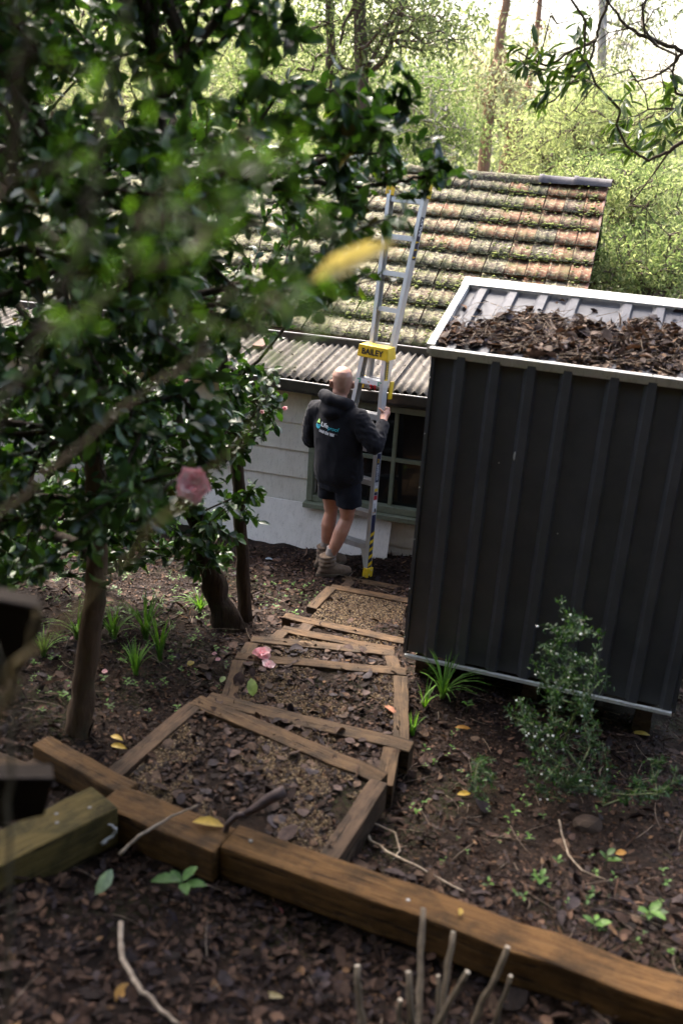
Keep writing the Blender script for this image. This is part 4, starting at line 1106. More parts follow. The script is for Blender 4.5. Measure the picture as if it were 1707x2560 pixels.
def trunk_tube(name, pts, radii, mat, parent, seg=14, wob=.22, fine=True):
    P, Rr = [], []
    for i in range(len(pts) - 1):
        for t in np.linspace(0, 1, 6)[:-1]:
            P.append(np.array(pts[i]) * (1 - t) + np.array(pts[i + 1]) * t + rng.normal(size=3) * .004); Rr.append(radii[i] * (1 - t) + radii[i + 1] * t)
    P.append(np.array(pts[-1])); Rr.append(radii[-1])
    return MB().tube(P, Rr, seg, True, 0, wob).build(name, mat, parent, smooth=True)
def sample_poly(poly_, n, Yf, dens=None):
    xs = [p[0] for p in poly_]; ys = [p[1] for p in poly_]; out = []
    while len(out) < n:
        x, y = rng.uniform(min(xs), max(xs)), rng.uniform(min(ys), max(ys))
        if not in_poly(x, y, poly_): continue
        if dens is not None and rng.uniform() > dens(x, y): continue
        out.append(ony(x, y, Yf(x, y)))
    return out
def pieces(name, T, arr, mat, parent, nmax, nvar=6):
    """the nearest leaves in view as single objects that share a few meshes, the rest handed back"""
    pos, d, up, L_, W_, C_ = arr
    v = pos - CAM; k = v @ FW; px = 853.5 + F_PX * (v @ RT) / k; py = 1280 - F_PX * (v @ UP) / k
    ok = (px > 0) & (px < 1707) & (py > 0) & (py < 2560) & (k > 0)
    idx = np.where(ok)[0]; idx = idx[np.argsort(-(L_[idx] / k[idx]))][:nmax]
    ms = []
    for j in range(nvar):
        ii = idx[j::nvar]
        if len(ii) == 0: continue
        me = mesh_from(name, T[0], T[1], mat, True, np.repeat(C_[ii[:1]], len(T[0]), 0)); ms.append(me)
        for q in ii:
            dd = d[q] / np.linalg.norm(d[q]); s_ = np.cross(up[q], dd); s_ /= np.linalg.norm(s_); w = np.cross(dd, s_)
            place(name, me, parent, frame(pos[q], dd * L_[q], s_ * W_[q], w * L_[q]))
    keep = np.ones(len(pos), bool); keep[idx] = False
    return tuple(a[keep] for a in arr)

# ---------------------------------------------------------------- camellias
PA = [(-500, -800), (900, -800), (790, 0), (790, 130), (900, 200), (1020, 235), (1055, 300), (950, 370), (1100, 420), (1130, 470), (1030, 520), (960, 590), (880, 640), (900, 720), (860, 820), (740, 800), (660, 860),
      (560, 900), (520, 1000), (560, 1080), (560, 1220), (460, 1310), (300, 1340), (90, 1470), (-500, 1500)]
def YA(x, y): return float(np.clip(rng.normal(4.25 + .25 * math.sin(x / 170.) * math.cos(y / 140.), .55), 3.1, 5.6))
def densA(x, y):
    h = noise.noise(Vector((x / 120., y / 120., .4))) 
    d = 1.0
    if y < 0: d = .55
    elif x > 560 and y < 160: d = .22
    elif y < 420: d = .6
    if y > 330 and x < 560: d = 1.0
    if x > 600 and 520 < y < 900: d = .75
    return float(np.clip(d + h * .8, .02, 1))
camA = thing('camellia_tree', 'large dark glossy camellia tree on the left with a pink flower', 'tree', onz(195, 1840, .76))
ta = [ony(190, 1880, 4.05), ony(208, 1740, 4.08), ony(232, 1560, 4.10), ony(246, 1420, 4.12), ony(240, 1250, 4.12), ony(236, 1080, 4.12), ony(228, 930, 4.15)]
ta[0][2] = g1(ta[0][0], ta[0][1]) - .08
tr_ = [.072, .056, .050, .046, .043, .04, .038]
lim = [([ta[-1], ony(300, 780, 4.2), ony(372, 560, 4.2), ony(380, 400, 4.1), ony(405, 250, 4.1), ony(384, 120, 4.1), ony(380, -150, 4.1), ony(360, -500, 4.2)], [.045, .04, .036, .034, .030, .026, .022, .014]),
       ([ta[-1], ony(205, 800, 4.1), ony(190, 650, 4.0), ony(150, 430, 3.9), ony(60, 200, 3.8), ony(-60, -200, 3.8)], [.045, .036, .033, .03, .025, .016]),
       ([ony(405, 250, 4.1), ony(470, 130, 4.2), ony(560, 30, 4.3), ony(640, -120, 4.4)], [.024, .020, .017, .010]),
       ([ony(372, 560, 4.2), ony(520, 480, 4.3), ony(700, 440, 4.4), ony(860, 380, 4.5), ony(960, 300, 4.5)], [.026, .022, .018, .013, .008]),
       ([ony(700, 440, 4.4), ony(860, 470, 4.4), ony(980, 460, 4.4), ony(1070, 440, 4.4)], [.014, .012, .009, .006]),
       ([ony(300, 780, 4.2), ony(480, 740, 4.4), ony(640, 700, 4.5), ony(780, 740, 4.6)], [.022, .018, .013, .008])]
for k, (P, r) in enumerate([(ta, tr_)] + lim): trunk_tube('trunk' if k == 0 else 'limb', P, r, BARK_A if k < 1 else BARK_B, camA, 14 if k < 1 else 8)
TA = Tree([(ta, tr_)] + lim)
tg = sample_poly(PA, 1350, YA, densA) + [ony(x, y, 4.4) for x, y in ((1080, 420), (1100, 405), (1130, 430), (1040, 440), (1150, 420), (1010, 300), (1030, 250), (990, 240), (1000, 480), (950, 430), (900, 560), (930, 700), (990, 700), (1010, 260), (880, 480), (1060, 480))]
# unseen boughs above the picture, added to shade the steps
for _ in range(620):
    tg.append(np.array([rng.uniform(-4.5, 1.8), rng.uniform(.2, 7.2), rng.uniform(4.75, 6.3)]))
TA.grow(tg, .20, .10, 3)
TA.branches('branches', BARK_B, camA, .0026, .03)
P, D = TA.twigs()
arr = leaf_set(P, D, 18, .26, (.040, .100), (.40, .60), CAM_PAL + [(.11, .15, .03), (.07, .055, .02)], .95, .5, .12, np.array([.2, .22, .22, .12, .2, .03, .01]))
FLW = ony(482, 1212, 3.1)
_v = arr[0] - CAM; _k = _v @ FW; _px = 853.5 + F_PX * (_v @ RT) / _k; _py = 1280 - F_PX * (_v @ UP) / _k
_m = ~((np.hypot(_px - 482, _py - 1205) < 75) & (_k < 3.75)) & ~((_px > 905) & (_px < 1080) & (_py > 465) & (_py < 860) & (rng.uniform(size=len(_px)) < .8)) & ~((_px > 960) & (_px < 1080) & (_py > 420) & (_py < 470) & (rng.uniform(size=len(_px)) < .4)); arr = tuple(a[_m] for a in arr)      # the bloom sits clear of the leaves
arr = pieces('leaf', T_BROAD, arr, LEAF_C, camA, 290)
V, Fc, Cc = leaf_arrays(T_BROAD, *arr[:5], arr[5], None)
o = obj('foliage', big_mesh('foliage', V, Fc, LEAF_C, True, Cc), camA); o['kind'] = 'stuff'

PB = [(150, 1080), (300, 900), (430, 850), (560, 880), (690, 900), (700, 960), (640, 1010), (690, 1060), (640, 1110), (600, 1180), (650, 1220), (610, 1330), (600, 1420), (540, 1480), (470, 1440), (380, 1380), (250, 1420), (120, 1330)]
camB = thing('camellia_tree', 'thick rough barked camellia standing behind the pink flower', 'tree', onz(590, 1560, .35))
tb = [ony(572, 1585, 6.15), ony(548, 1500, 6.15), ony(518, 1400, 6.1), ony(490, 1280, 6.1), ony(462, 1160, 6.1), ony(430, 1020, 6.1), ony(390, 850, 6.1), ony(330, 600, 6.0), ony(300, 300, 6.0)]
tb[0][2] = g1(tb[0][0], tb[0][1]) - .06
rb_ = [.115, .080, .066, .058, .052, .045, .04, .03, .02]
trunk_tube('trunk', tb, rb_, BARK_B, camB, 18, .45)
TB = Tree([(tb, rb_)])
TB.grow(sample_poly(PB, 250, lambda x, y: float(np.clip(rng.normal(5.9, .35), 5.2, 6.6))) + sample_poly([(100, 300), (600, 250), (620, 760), (100, 800)], 110, lambda x, y: float(rng.uniform(5.5, 6.8)))
        + [np.array([rng.uniform(-5.5, 2.4), rng.uniform(5.2, 10.2), rng.uniform(5.0, 6.7)]) for _ in range(720)], .2, .12, 2)  # unseen high canopy, added to keep sun off the ground
TB.branches('branches', BARK_B, camB, .0024, .03)
P, D = TB.twigs(); arr = leaf_set(P, D, 13, .22, (.055, .095), (.42, .56), CAM_PAL, .95, .5, .15)
V, Fc, Cc = leaf_arrays(T_BROAD, *arr[:5], arr[5]); o = obj('foliage', big_mesh('foliage', V, Fc, LEAF_C, True, Cc), camB); o['kind'] = 'stuff'
camD = thing('camellia_bush', 'dark camellia bush filling the left edge behind the brown trunk', 'shrub', gz_pt := np.array([-2.15, 5.9, g1(-2.15, 5.9)]))
td = [gz_pt - ZU * .05, gz_pt + np.array([.05, 0, .35]), gz_pt + np.array([0, .05, .8]), gz_pt + np.array([-.1, 0, 1.4])]
trunk_tube('trunk', td, [.05, .042, .035, .02], BARK_B, camD, 10, .3)
TD = Tree([(td, [.05, .042, .035, .02])])
TD.grow(sample_poly([(-250, 950), (430, 980), (470, 1250), (430, 1400), (300, 1420), (150, 1450), (-250, 1470)], 260, lambda x, y: float(rng.uniform(5.3, 6.6))), .2, .12, 1)
TD.branches('branches', BARK_B, camD, .0024, .025)
P, D = TD.twigs(); arr = leaf_set(P, D, 13, .22, (.06, .10), (.42, .56), CAM_PAL, .95, .5, .15)
V, Fc, Cc = leaf_arrays(T_BROAD, *arr[:5], arr[5]); o = obj('foliage', big_mesh('foliage', V, Fc, LEAF_C, True, Cc), camD); o['kind'] = 'stuff'
camC = thing('camellia_tree', 'slim nearly black camellia stem beside the rough barked trunk', 'tree', onz(612, 1545, .3))
tc = [ony(615, 1575, 6.35), ony(606, 1400, 6.35), ony(598, 1250, 6.35), ony(588, 1100, 6.3), ony(575, 980, 6.3), ony(548, 860, 6.25), ony(510, 720, 6.2), ony(492, 600, 6.2), ony(480, 470, 6.2), ony(470, 250, 6.2)]
tc[0][2] = g1(tc[0][0], tc[0][1]) - .05
rc_ = [.052, .046, .044, .042, .040, .038, .038, .036, .03, .02]
trunk_tube('trunk', tc, rc_, BARK_B, camC, 12, .2)
TC = Tree([(tc, rc_)])
TC.grow(sample_poly([(560, 940), (680, 930), (700, 1020), (640, 1120), (600, 1130), (560, 1050)], 26, lambda x, y: float(rng.uniform(5.9, 6.5))) + sample_poly([(560, 300), (900, 330), (860, 760), (700, 840), (540, 800)], 40, lambda x, y: float(rng.uniform(5.6, 6.6))) + [ony(640, 1000, 6.2), ony(690, 1075, 6.0), ony(650, 1235, 6.2), ony(640, 1310, 6.2)], .2, .12, 2)
TC.branches('branches', BARK_B, camC, .0024, .025)
P, D = TC.twigs(); arr = leaf_set(P, D, 11, .2, (.06, .095), (.42, .56), CAM_PAL, .95, .5, .15)
V, Fc, Cc = leaf_arrays(T_BROAD, *arr[:5], arr[5]); o = obj('foliage', big_mesh('foliage', V, Fc, LEAF_C, True, Cc), camC); o['kind'] = 'stuff'

# pink camellia flowers
def mk_petal(name, c1, c2):
    t = NT(name); c = t.ramp(t.noise(t.coord('world', 1.0), 60, 3), [(.35, c1), (.65, c2)])
    return t.fin(c, .5, 0, .3, (.45, t.mix(1.0, c, (1.0, .80, .80), 'MULTIPLY')))
MAT_PINK = mk_petal('pink_petal', (.93, .46, .53), (.97, .70, .73))
MAT_PINKP = mk_petal('pale_pink_petal', (.94, .68, .71), (.97, .86, .86))
def petal_flower(mb, c, ax, R_, n, mats, seed, flatness=.0):
    """ruffled petals in rings round the axis ax"""
    r = random.Random(seed); ax = np.array(ax, float); ax /= np.linalg.norm(ax); u = np.cross(ax, (.3, .2, 1.0)); u /= np.linalg.norm(u); v = np.cross(ax, u)
    for k in range(n):
        t = k / n; ring = t ** .8; a = k * 2.4 + r.uniform(-.3, .3); rr = R_ * (.25 + .75 * ring); tilt = (1.0 - ring) * 1.25 + flatness + r.uniform(-.25, .25)
        dr = u * math.cos(a) + v * math.sin(a); side = np.cross(ax, dr); out_ = dr * math.cos(tilt) + ax * math.sin(tilt); nn = np.cross(out_, side)
        m = 5; V, Fc = [], []
        for i in range(m):
            f = i / (m - 1); w = rr * .62 * (math.sin(math.pi * min(.93, .15 + f * .78)))
            for j in (-1, -.5, 0, .5, 1):
                ruffle = r.uniform(-.05, .05) * rr + .10 * rr * math.sin(j * 4 + k + f * 3) * f
                V.append(np.array(c) + out_ * rr * f * (1 - .12 * j * j * f) + side * w * j + nn * (ruffle + .25 * rr * j * j * f - .12 * rr * f * f))
        for i in range(m - 1):
            for j in range(4): Fc.append((i * 5 + j, i * 5 + j + 1, (i + 1) * 5 + j + 1, (i + 1) * 5 + j))
        mb.add(V, Fc, 0 if r.random() < .6 else 1)
    return mb
fl = petal_flower(MB(), FLW, (.15, -.8, .55), .070, 28, None, 3)
o = fl.build('flower', [MAT_PINK, MAT_PINKP], camA, smooth=True); o['label'] = 'open ruffled pink flower'
for k, (x, y, Y) in enumerate(((630, 305, 4.3), (470, 955, 5.6), (365, 655, 4.6), (655, 1030, 6.0), (712, 1022, 6.1))):
    petal_flower(MB(), ony(x, y, Y), (.2, -.7, .3), .026, 9, None, 20 + k, .5).build('flower_bud', [MAT_PINK, MAT_PINKP], camA if Y < 5 else camB, smooth=True)

# ---------------------------------------------------------------- tree leaning in from the right, with long leaves
LONG_PAL = [(.05, .085, .02), (.075, .12, .025), (.035, .06, .018), (.10, .15, .03)]
rhod = thing('overhanging_tree', 'bare twigged tree with long drooping leaves reaching in from the upper right', 'tree', (4.6, 5.2, g1(4.6, 5.2)))
t0 = [np.array([4.6, 5.2, g1(4.6, 5.2) - .1]), np.array([4.5, 5.3, 1.6]), np.array([4.2, 5.6, 3.2]), np.array([3.9, 5.9, 4.6]), np.array([3.4, 5.8, 6.0]), np.array([2.8, 5.4, 7.2])]
lims = [([np.array([4.2, 5.6, 3.2]), ony(1760, 330, 6.3), ony(1707, 354, 6.3), ony(1672, 378, 6.3), ony(1618, 403, 6.3), ony(1580, 378, 6.3)], [.05, .020, .014, .011, .009, .006]),
        ([np.array([3.9, 5.9, 4.6]), ony(1790, 165, 6.4), ony(1707, 131, 6.4), ony(1640, 105, 6.4), ony(1569, 71, 6.4), ony(1520, 11, 6.4), ony(1490, -60, 6.4)], [.05, .015, .013, .011, .009, .007, .005]),
        ([np.array([3.4, 5.8, 6.0]), ony(1560, -90, 6.5), ony(1500, 50, 6.5), ony(1490, 100, 6.5), ony(1470, 160, 6.5), ony(1448, 180, 6.5), ony(1420, 215, 6.5), ony(1385, 250, 6.5), ony(1350, 272, 6.5)], [.04, .010, .009, .008, .007, .0065, .006, .005, .004]),
        ([ony(1490, 100, 6.5), ony(1420, 130, 6.4), ony(1370, 165, 6.4), ony(1330, 150, 6.4), ony(1295, 130, 6.4)], [.010, .008, .007, .006, .004]),
        ([ony(1707, 131, 6.4), ony(1660, 180, 6.4), ony(1610, 200, 6.4), ony(1575, 200, 6.4)], [.010, .008, .006, .004])]
rt0 = [.14, .12, .10, .08, .06, .04]
for k, (P, r) in enumerate([(t0, rt0)] + lims): trunk_tube('trunk' if k == 0 else 'limb', P, r, BARK_T, rhod, 8, .15)
TR = Tree([(t0, rt0)] + lims)
vis = [(1300, 150), (1370, 130), (1420, 140), (1460, 150), (1445, 60), (1400, 165), (1372, 190), (1345, 272), (1475, 175), (1575, 190), (1530, 310), (1560, 250), (1600, 340), (1560, 365), (1640, 330), (1680, 180), (1690, 270),
       (1655, 205), (1290, 110), (1330, 115), (1310, 165), (1390, 215), (1440, 120), (1585, 370), (1625, 370), (1545, 300), (1690, 330), (1660, 300), (1480, 195), (1350, 170), (1415, 185), (1450, 90), (1700, 220), (1340, 240)]
TR.grow([ony(x, y, 6.4 + rng.uniform(-.3, .3)) for x, y in vis], .10, .20, 3, .1)
nv = len(vis)
bare = [ony(x, y, 6.4 + rng.uniform(-.4, .4)) for x, y in zip(rng.uniform(1270, 1720, 150), rng.uniform(-80, 330, 150)) if not (x < 1420 and y > 200)] + [ony(x, y, 6.3 + rng.uniform(-.3, .3)) for x, y in zip(rng.uniform(1560, 1740, 70), rng.uniform(-80, 700, 70))]
TR.grow(bare, .10, .26, 3, .15)
nb = len(TR.tips)
TR.grow([np.array([rng.uniform(-1.5, 6.5), rng.uniform(-2, 7.6), rng.uniform(5.0, 7.6)]) for _ in range(560)], .3, .12, 3)  # unseen overhead crown added for shade
TR.branches('branches', BARK_T, rhod, .0013, .0075)
P, D = TR.twigs()
arr = leaf_set(P[:nv], D[:nv], 8, .10, (.08, .135), (.20, .28), LONG_PAL, 1.0, .5, .45)
arr = pieces('leaf', T_LONG, arr, LEAF_C, rhod, 260)
arr2 = leaf_set(P[nb:], D[nb:], 16, .4, (.10, .17), (.26, .36), LONG_PAL, 1.0, .6, .2)
arr = tuple(np.concatenate([a, b]) for a, b in zip(arr, arr2))
V, Fc, Cc = leaf_arrays(T_LONG, *arr[:5], arr[5]); o = obj('foliage', big_mesh('foliage', V, Fc, LEAF_C, True, Cc), rhod); o['kind'] = 'stuff'

# ---------------------------------------------------------------- trees beyond the house
def bg_tree(name, label, trunks, blobs, Y, n, leaf, pal, bmat, dY=1.6, clump=.42, slim=(.22, .4), group='trees beyond the house', per=26, droop=.25, cl_n=None, up=.4):
    base = trunks[0][0][0]
    th_ = thing(name, label, 'tree' if 'tree' in name else 'shrub', (base[0], base[1], g1(base[0], base[1])), group)
    for k, (P, r) in enumerate(trunks):
        P = [np.array(p) for p in P]
        if k == 0: P[0] = np.array([P[0][0], P[0][1], g1(P[0][0], P[0][1]) - .2])
        trunk_tube('trunk', P, r, bmat, th_, 9, .15)
    T = Tree(trunks)
    area = sum(b[2] * b[3] for b in blobs); tg_ = []
    for (bx, by, rx, ry) in blobs:
        m = max(3, int(n / per * rx * ry / area))
        while m > 0:
            a, b, c = rng.uniform(-1, 1, 3)
            if a * a + b * b + c * c > 1: continue
            tg_.append(ony(bx + a * rx, by + b * ry, Y + c * dY)); m -= 1
    T.grow(tg_, .5, .12, max(1, len(trunks[0][0]) // 2))
    T.branches('branches', bmat, th_, .006, .04, 4)
    P, D = T.twigs(); i = np.repeat(np.arange(len(P)), per); N = len(i)
    pos = P[i] + rng.normal(size=(N, 3)) * np.array([clump, clump, clump * .6]) * rng.uniform(.5, 1.2, (len(P), 1))[i]
    d = rng.normal(size=(N, 3)) + np.array([0, 0, -droop * 2]); upv = rng.normal(size=(N, 3)) * .6 + np.array([0, 0, up])
    L_ = rng.uniform(*leaf, N); W_ = L_ * rng.uniform(*slim, N)
    cc = pick_cols(len(P), pal, .3)[i] * (1 + rng.uniform(-.14, .14, (N, 1)))
    V, Fc, Cc = leaf_arrays(T_SLIM, pos, d, upv, L_, W_, cc)
    o = obj('crown', big_mesh('crown', V, Fc, LEAF_BG, True, Cc), th_)
    return th_
OLIVE = [(.12, .145, .065), (.15, .175, .08), (.09, .115, .055)]
LIME = [(.30, .335, .155), (.37, .395, .20), (.235, .28, .125)]
PALE = [(.33, .335, .205), (.40, .395, .26), (.26, .275, .17)]
MIDG = [(.14, .185, .07), (.19, .24, .095), (.10, .145, .055)]
def tp(pts, Y): return [ony(x, y, Y) for x, y in pts]
bg_tree('gum_tree', 'straight dark trunked gum tree rising behind the roof ridge', [(tp([(908, 470), (906, 300), (905, 200), (897, 0), (890, -300), (880, -700)], 17), [.115, .11, .105, .10, .09, .05]), (tp([(905, 200), (960, 90), (1020, 75), (1060, 110)], 17), [.04, .035, .03, .02]), (tp([(897, 0), (860, 60), (850, 110)], 17), [.04, .03, .02])],
        [(1010, 40, 120, 80), (1110, 80, 90, 70), (940, 100, 70, 60), (880, -120, 200, 120)], 17, 7000, (.07, .13), OLIVE, BARK_BG, 1.8, .34)
bg_tree('gum_tree', 'slim crooked dark gum at the edge of the camellia crown', [(tp([(842, 470), (835, 330), (818, 220), (828, 120), (822, 0), (820, -300)], 18), [.09, .085, .08, .075, .07, .05])],
        [(770, 60, 90, 80), (850, 170, 70, 60), (820, -150, 140, 120), (700, 200, 120, 100)], 18, 5000, (.07, .13), MIDG, BARK_BG, 1.5, .34)
bg_tree('wattle_tree', 'mid green feathery wattle in three layers behind the ridge', [(tp([(1075, 500), (1070, 400), (1085, 320), (1080, 230)], 20), [.12, .11, .09, .05])],
        [(1050, 205, 130, 50), (1060, 345, 140, 55), (985, 280, 80, 40), (1130, 300, 70, 50)], 20, 8000, (.06, .11), MIDG, BARK_G, 1.6, .3)
bg_tree('gum_tree', 'slender red brown gum trunk above the right of the ridge', [(tp([(1206, 480), (1212, 380), (1222, 270), (1246, 120), (1275, -60), (1290, -300)], 23), [.14, .13, .12, .10, .08, .05])],
        [(1240, 210, 60, 70), (1190, 250, 60, 60), (1270, 130, 40, 50)], 23, 1800, (.09, .16), PALE, BARK_R, 1.4, .4, per=18, droop=.6)
bg_tree('gum_tree', 'thick leaning red brown gum with peeling bark and fallen boughs', [(tp([(1252, 490), (1270, 410), (1288, 330), (1265, 220), (1230, 140)], 24), [.25, .22, .17, .10, .05]), (tp([(1288, 330), (1330, 180), (1345, 40), (1360, -100)], 24), [.09, .07, .06, .04]), (tp([(1270, 410), (1340, 380), (1420, 330)], 24), [.06, .045, .03]), (tp([(1180, 230), (1260, 320), (1320, 420)], 23.6), [.045, .05, .04])],
        [(1300, 240, 60, 60), (1180, 170, 50, 50), (1350, 110, 40, 60), (1330, 410, 60, 30)], 24, 2000, (.09, .16), PALE, BARK_R, 1.5, .42, per=18, droop=.6)
bg_tree('gum_tree', 'pale thin gum with hanging foliage against the white sky', [(tp([(1500, 470), (1500, 250), (1505, 50), (1500, -300)], 26), [.14, .12, .10, .06])],
        [(1560, 130, 45, 90), (1640, 40, 60, 60), (1480, 190, 50, 60), (1540, 10, 50, 40)], 26, 2000, (.09, .17), PALE + OLIVE, BARK_G, 1.6, .42, per=20, droop=.8)
bg_tree('flowering_shrub_tree', 'broad yellow green tree mass right of the red gums', [(tp([(1450, 520), (1450, 420), (1440, 330)], 19), [.12, .10, .06]), (tp([(1450, 420), (1560, 300)], 19), [.07, .04])],
        [(1400, 330, 130, 90), (1500, 290, 130, 70), (1600, 330, 110, 80), (1350, 400, 90, 50), (1480, 230, 80, 50), (1680, 280, 60, 70)], 19, 14000, (.06, .11), LIME, BARK_BG, 1.7, .30)
bg_tree('bushy_tree', 'dense mid green bush right of the tiled roof gable', [(tp([(1600, 800), (1590, 650), (1580, 540)], 14.5), [.10, .09, .05])],
        [(1500, 430, 110, 50), (1600, 460, 120, 70), (1580, 560, 80, 80), (1660, 600, 80, 110), (1540, 500, 60, 50)], 14.5, 11000, (.055, .10), MIDG + LIME, BARK_BG, 1.4, .24)
bg_tree('bushy_tree', 'low bright green shrub just above the shed roof at the right', [(tp([(1620, 830), (1610, 740), (1600, 680)], 12.8), [.06, .05, .03])],
        [(1560, 650, 70, 80), (1640, 690, 80, 60), (1690, 640, 50, 80), (1520, 690, 40, 50)], 12.8, 7000, (.05, .09), LIME + MIDG, BARK_BG, 1.0, .20)
for k, (bx, by, lab) in enumerate(((130, 160, 'sunlit tree glimpsed through gaps at the upper left edge'), (420, 230, 'sunlit tree glimpsed through the middle of the camellia crown'), (640, 300, 'sunlit pale tree showing left of the dark gum trunks'))):
    bg_tree('gum_tree', lab, [(tp([(bx, 520), (bx + 10, 380), (bx - 15, 150), (bx, -100)], 20 + k), [.14, .12, .09, .05])], [(bx, by, 160, 110), (bx + 60, by - 160, 150, 110), (bx - 80, by + 90, 120, 80)], 20 + k, 6000, (.08, .14), LIME + PALE, BARK_BG, 1.8, .4)
# far wooded slope, one mass
ff = []
N = 110000
cx, cy = rng.uniform(-42, 42, 900), rng.uniform(30, 62, 900)
hgt = np.where(cx * 40 / cy < 4.5, rng.uniform(7.5, 13, 900), rng.uniform(4.0, 7.0, 900)) * cy / 46
i = rng.integers(0, 900, N)
pos = np.c_[cx[i] + rng.normal(size=N) * 1.1, cy[i] + rng.normal(size=N) * 1.1, np.zeros(N)]
pos[:, 2] = gz(pos[:, 0], pos[:, 1], False) + rng.uniform(.05, 1, N) ** .7 * hgt[i]
V, Fc, Cc = leaf_arrays(T_SLIM, pos, rng.normal(size=(N, 3)) + np.array([0, 0, -.5]), rng.normal(size=(N, 3)) * .6 + np.array([0, -.1, .5]), rng.uniform(.22, .42, N), rng.uniform(.1, .2, N), pick_cols(900, PALE + LIME + OLIVE, .25)[i] * (1 + rng.uniform(-.2, .2, (N, 1))))
o = obj('far_forest', big_mesh('far_forest', V, Fc, LEAF_BG, True, Cc)); tag(o, 'hazy pale green wooded slope filling the gaps behind the trees', 'forest', None, 'stuff')
# ---------------------------------------------------------------- leaf litter, gravel, twigs
DEAD_PAL = [(.020, .0115, .0085), (.033, .0185, .013), (.055, .031, .021), (.085, .048, .031), (.024, .0165, .0175), (.042, .030, .029), (.11, .06, .03), (.012, .0075, .0065)]
DEAD_W = np.array([.22, .22, .16, .08, .12, .08, .02, .10]); DEAD_W /= DEAD_W.sum()
def quad_pts(n, fl, fr, bl, br):
    u, t = rng.uniform(0, 1, n), rng.uniform(0, 1, n)
    return ((fl * (1 - u)[:, None] + fr * u[:, None]) * (1 - t)[:, None] + (bl * (1 - u)[:, None] + br * u[:, None]) * t[:, None])
def dead_leaves(pos, nrm_up, size, lift, pal=DEAD_PAL, w=DEAD_W, ratio=(.22, .75), tilt=.32):
    n = len(pos); d = rng.normal(size=(n, 3)); d[:, 2] *= .25
    up = np.array([0, 0, 1.0]) + rng.normal(size=(n, 3)) * tilt
    L_ = (size[0] + (size[1] - size[0]) * rng.beta(1.2, 2.6, n)) * (1 + .6 * (rng.uniform(size=n) < .06)); W_ = L_ * rng.uniform(*ratio, n)
    p = pos + np.c_[np.zeros(n), np.zeros(n), rng.uniform(*lift, n)] - nrmz(d) * (L_ * .5)[:, None] * np.array([1, 1, .2])
    return leaf_arrays(T_DEAD, p, d, up, L_, W_, pick_cols(n, pal, .3, w), rng.normal(.1, .45, n))
def shed_in(x, y):
    v0 = x - SB[0]; v1 = y - SB[1]; s_ = v0 * DS[0] + v1 * DS[1]; o_ = v0 * NS[0] + v1 * NS[1]; return (s_ > .15) & (s_ < SWID) & (o_ > .25) & (o_ < 1.6)
def stair_z(x, y):
    """height of the tread above a point, or nan"""
    out = np.full(len(x), np.nan)
    for (fl_, fr_, bl_, br_, z) in GRAVEL_T:
        poly_ = [fl_, fr_, br_, bl_]; sgn = None; ins = np.ones(len(x), bool)
        for a, b in zip(poly_, poly_[1:] + poly_[:1]):
            cr = (b[0] - a[0]) * (y - a[1]) - (b[1] - a[1]) * (x - a[0]); ins &= cr > -.01 if sgn is None or True else ins
        out = np.where(ins, np.fmax(out, z), out)
    return out
N = 95000
x = rng.uniform(-3.6, 3.4, N); y = rng.uniform(1.5, 8.35, N)
# denser where the view comes close
m = ~shed_in(x, y); x, y = x[m], y[m]
sz_ = stair_z(x, y); on = ~np.isnan(sz_)
keep = ~on | (rng.uniform(size=len(x)) < .0)
x, y = x[keep], y[keep]
z = gz(x, y)
clear = np.array([noise.noise(Vector((a * .9, b * .9, 2.0))) for a, b in zip(x, y)])
k_ = (clear > -.25) | (rng.uniform(size=len(x)) < .45)
x, y, z = x[k_], y[k_], z[k_]
near = y < 3.4
parts = [dead_leaves(np.c_[x, y, z], None, (.014, .046), (.0, .012))]
xn_, yn_ = rng.uniform(-1.6, 1.9, 5200), rng.uniform(1.6, 3.3, 5200)
parts.append(dead_leaves(np.c_[xn_, yn_, gz(xn_, yn_)], None, (.028, .075), (.004, .025)))
for (fl_, fr_, bl_, br_, zt), n_ in zip(GRAVEL_T, (800, 500, 600, 450, 700, 2300, 1100, 2300)):
    q = quad_pts(n_, fl_, fr_, bl_, br_); q[:, 2] = zt - .02
    mk = np.array([noise.noise(Vector((a * 3.1, b * 3.1, zt))) for a, b in q[:, :2]]) > (-.35 if zt not in (.15,) else .05)
    q = q[mk]; parts.append(dead_leaves(q, None, (.018, .060), (.0, .012), tilt=.22))
def join(parts):
    Vs, Fs, Cs = [], [], []; b = 0
    for V, Fc, Cc in parts: Vs.append(V); Fs.append(Fc + b); Cs.append(Cc); b += len(V)
    return np.concatenate(Vs), np.concatenate(Fs), np.concatenate(Cs)
# long bark strips, broad flat sycamore like leaves and fine crumbs, in drifts of their own
def scatter(n, fld, thr, x0=-3.4, x1=3.2, y0=1.6, y1=8.2):
    x, y = rng.uniform(x0, x1, n), rng.uniform(y0, y1, n); m = ~shed_in(x, y) & np.isnan(stair_z(x, y)); x, y = x[m], y[m]
    h = np.array([noise.noise(Vector((a * 1.6, b_ * 1.6, fld))) for a, b_ in zip(x, y)]); m = h > thr; return np.c_[x[m], y[m], gz(x[m], y[m])]
parts.append(dead_leaves(scatter(9000, 9., -.15), None, (.05, .13), (.004, .016), None or DEAD_PAL, DEAD_W, (.07, .16), .25))
parts.append(dead_leaves(scatter(2400, 15., -.1), None, (.05, .10), (.006, .02), [(.035, .02, .015), (.055, .033, .025), (.032, .024, .026), (.075, .047, .032)], None, (.4, .75), .35))
parts.append(dead_leaves(scatter(30000, 21., -.3, -1.8, 2.0, 1.6, 5.5), None, (.006, .018), (.0, .012), DEAD_PAL, DEAD_W, (.3, .9), .6))
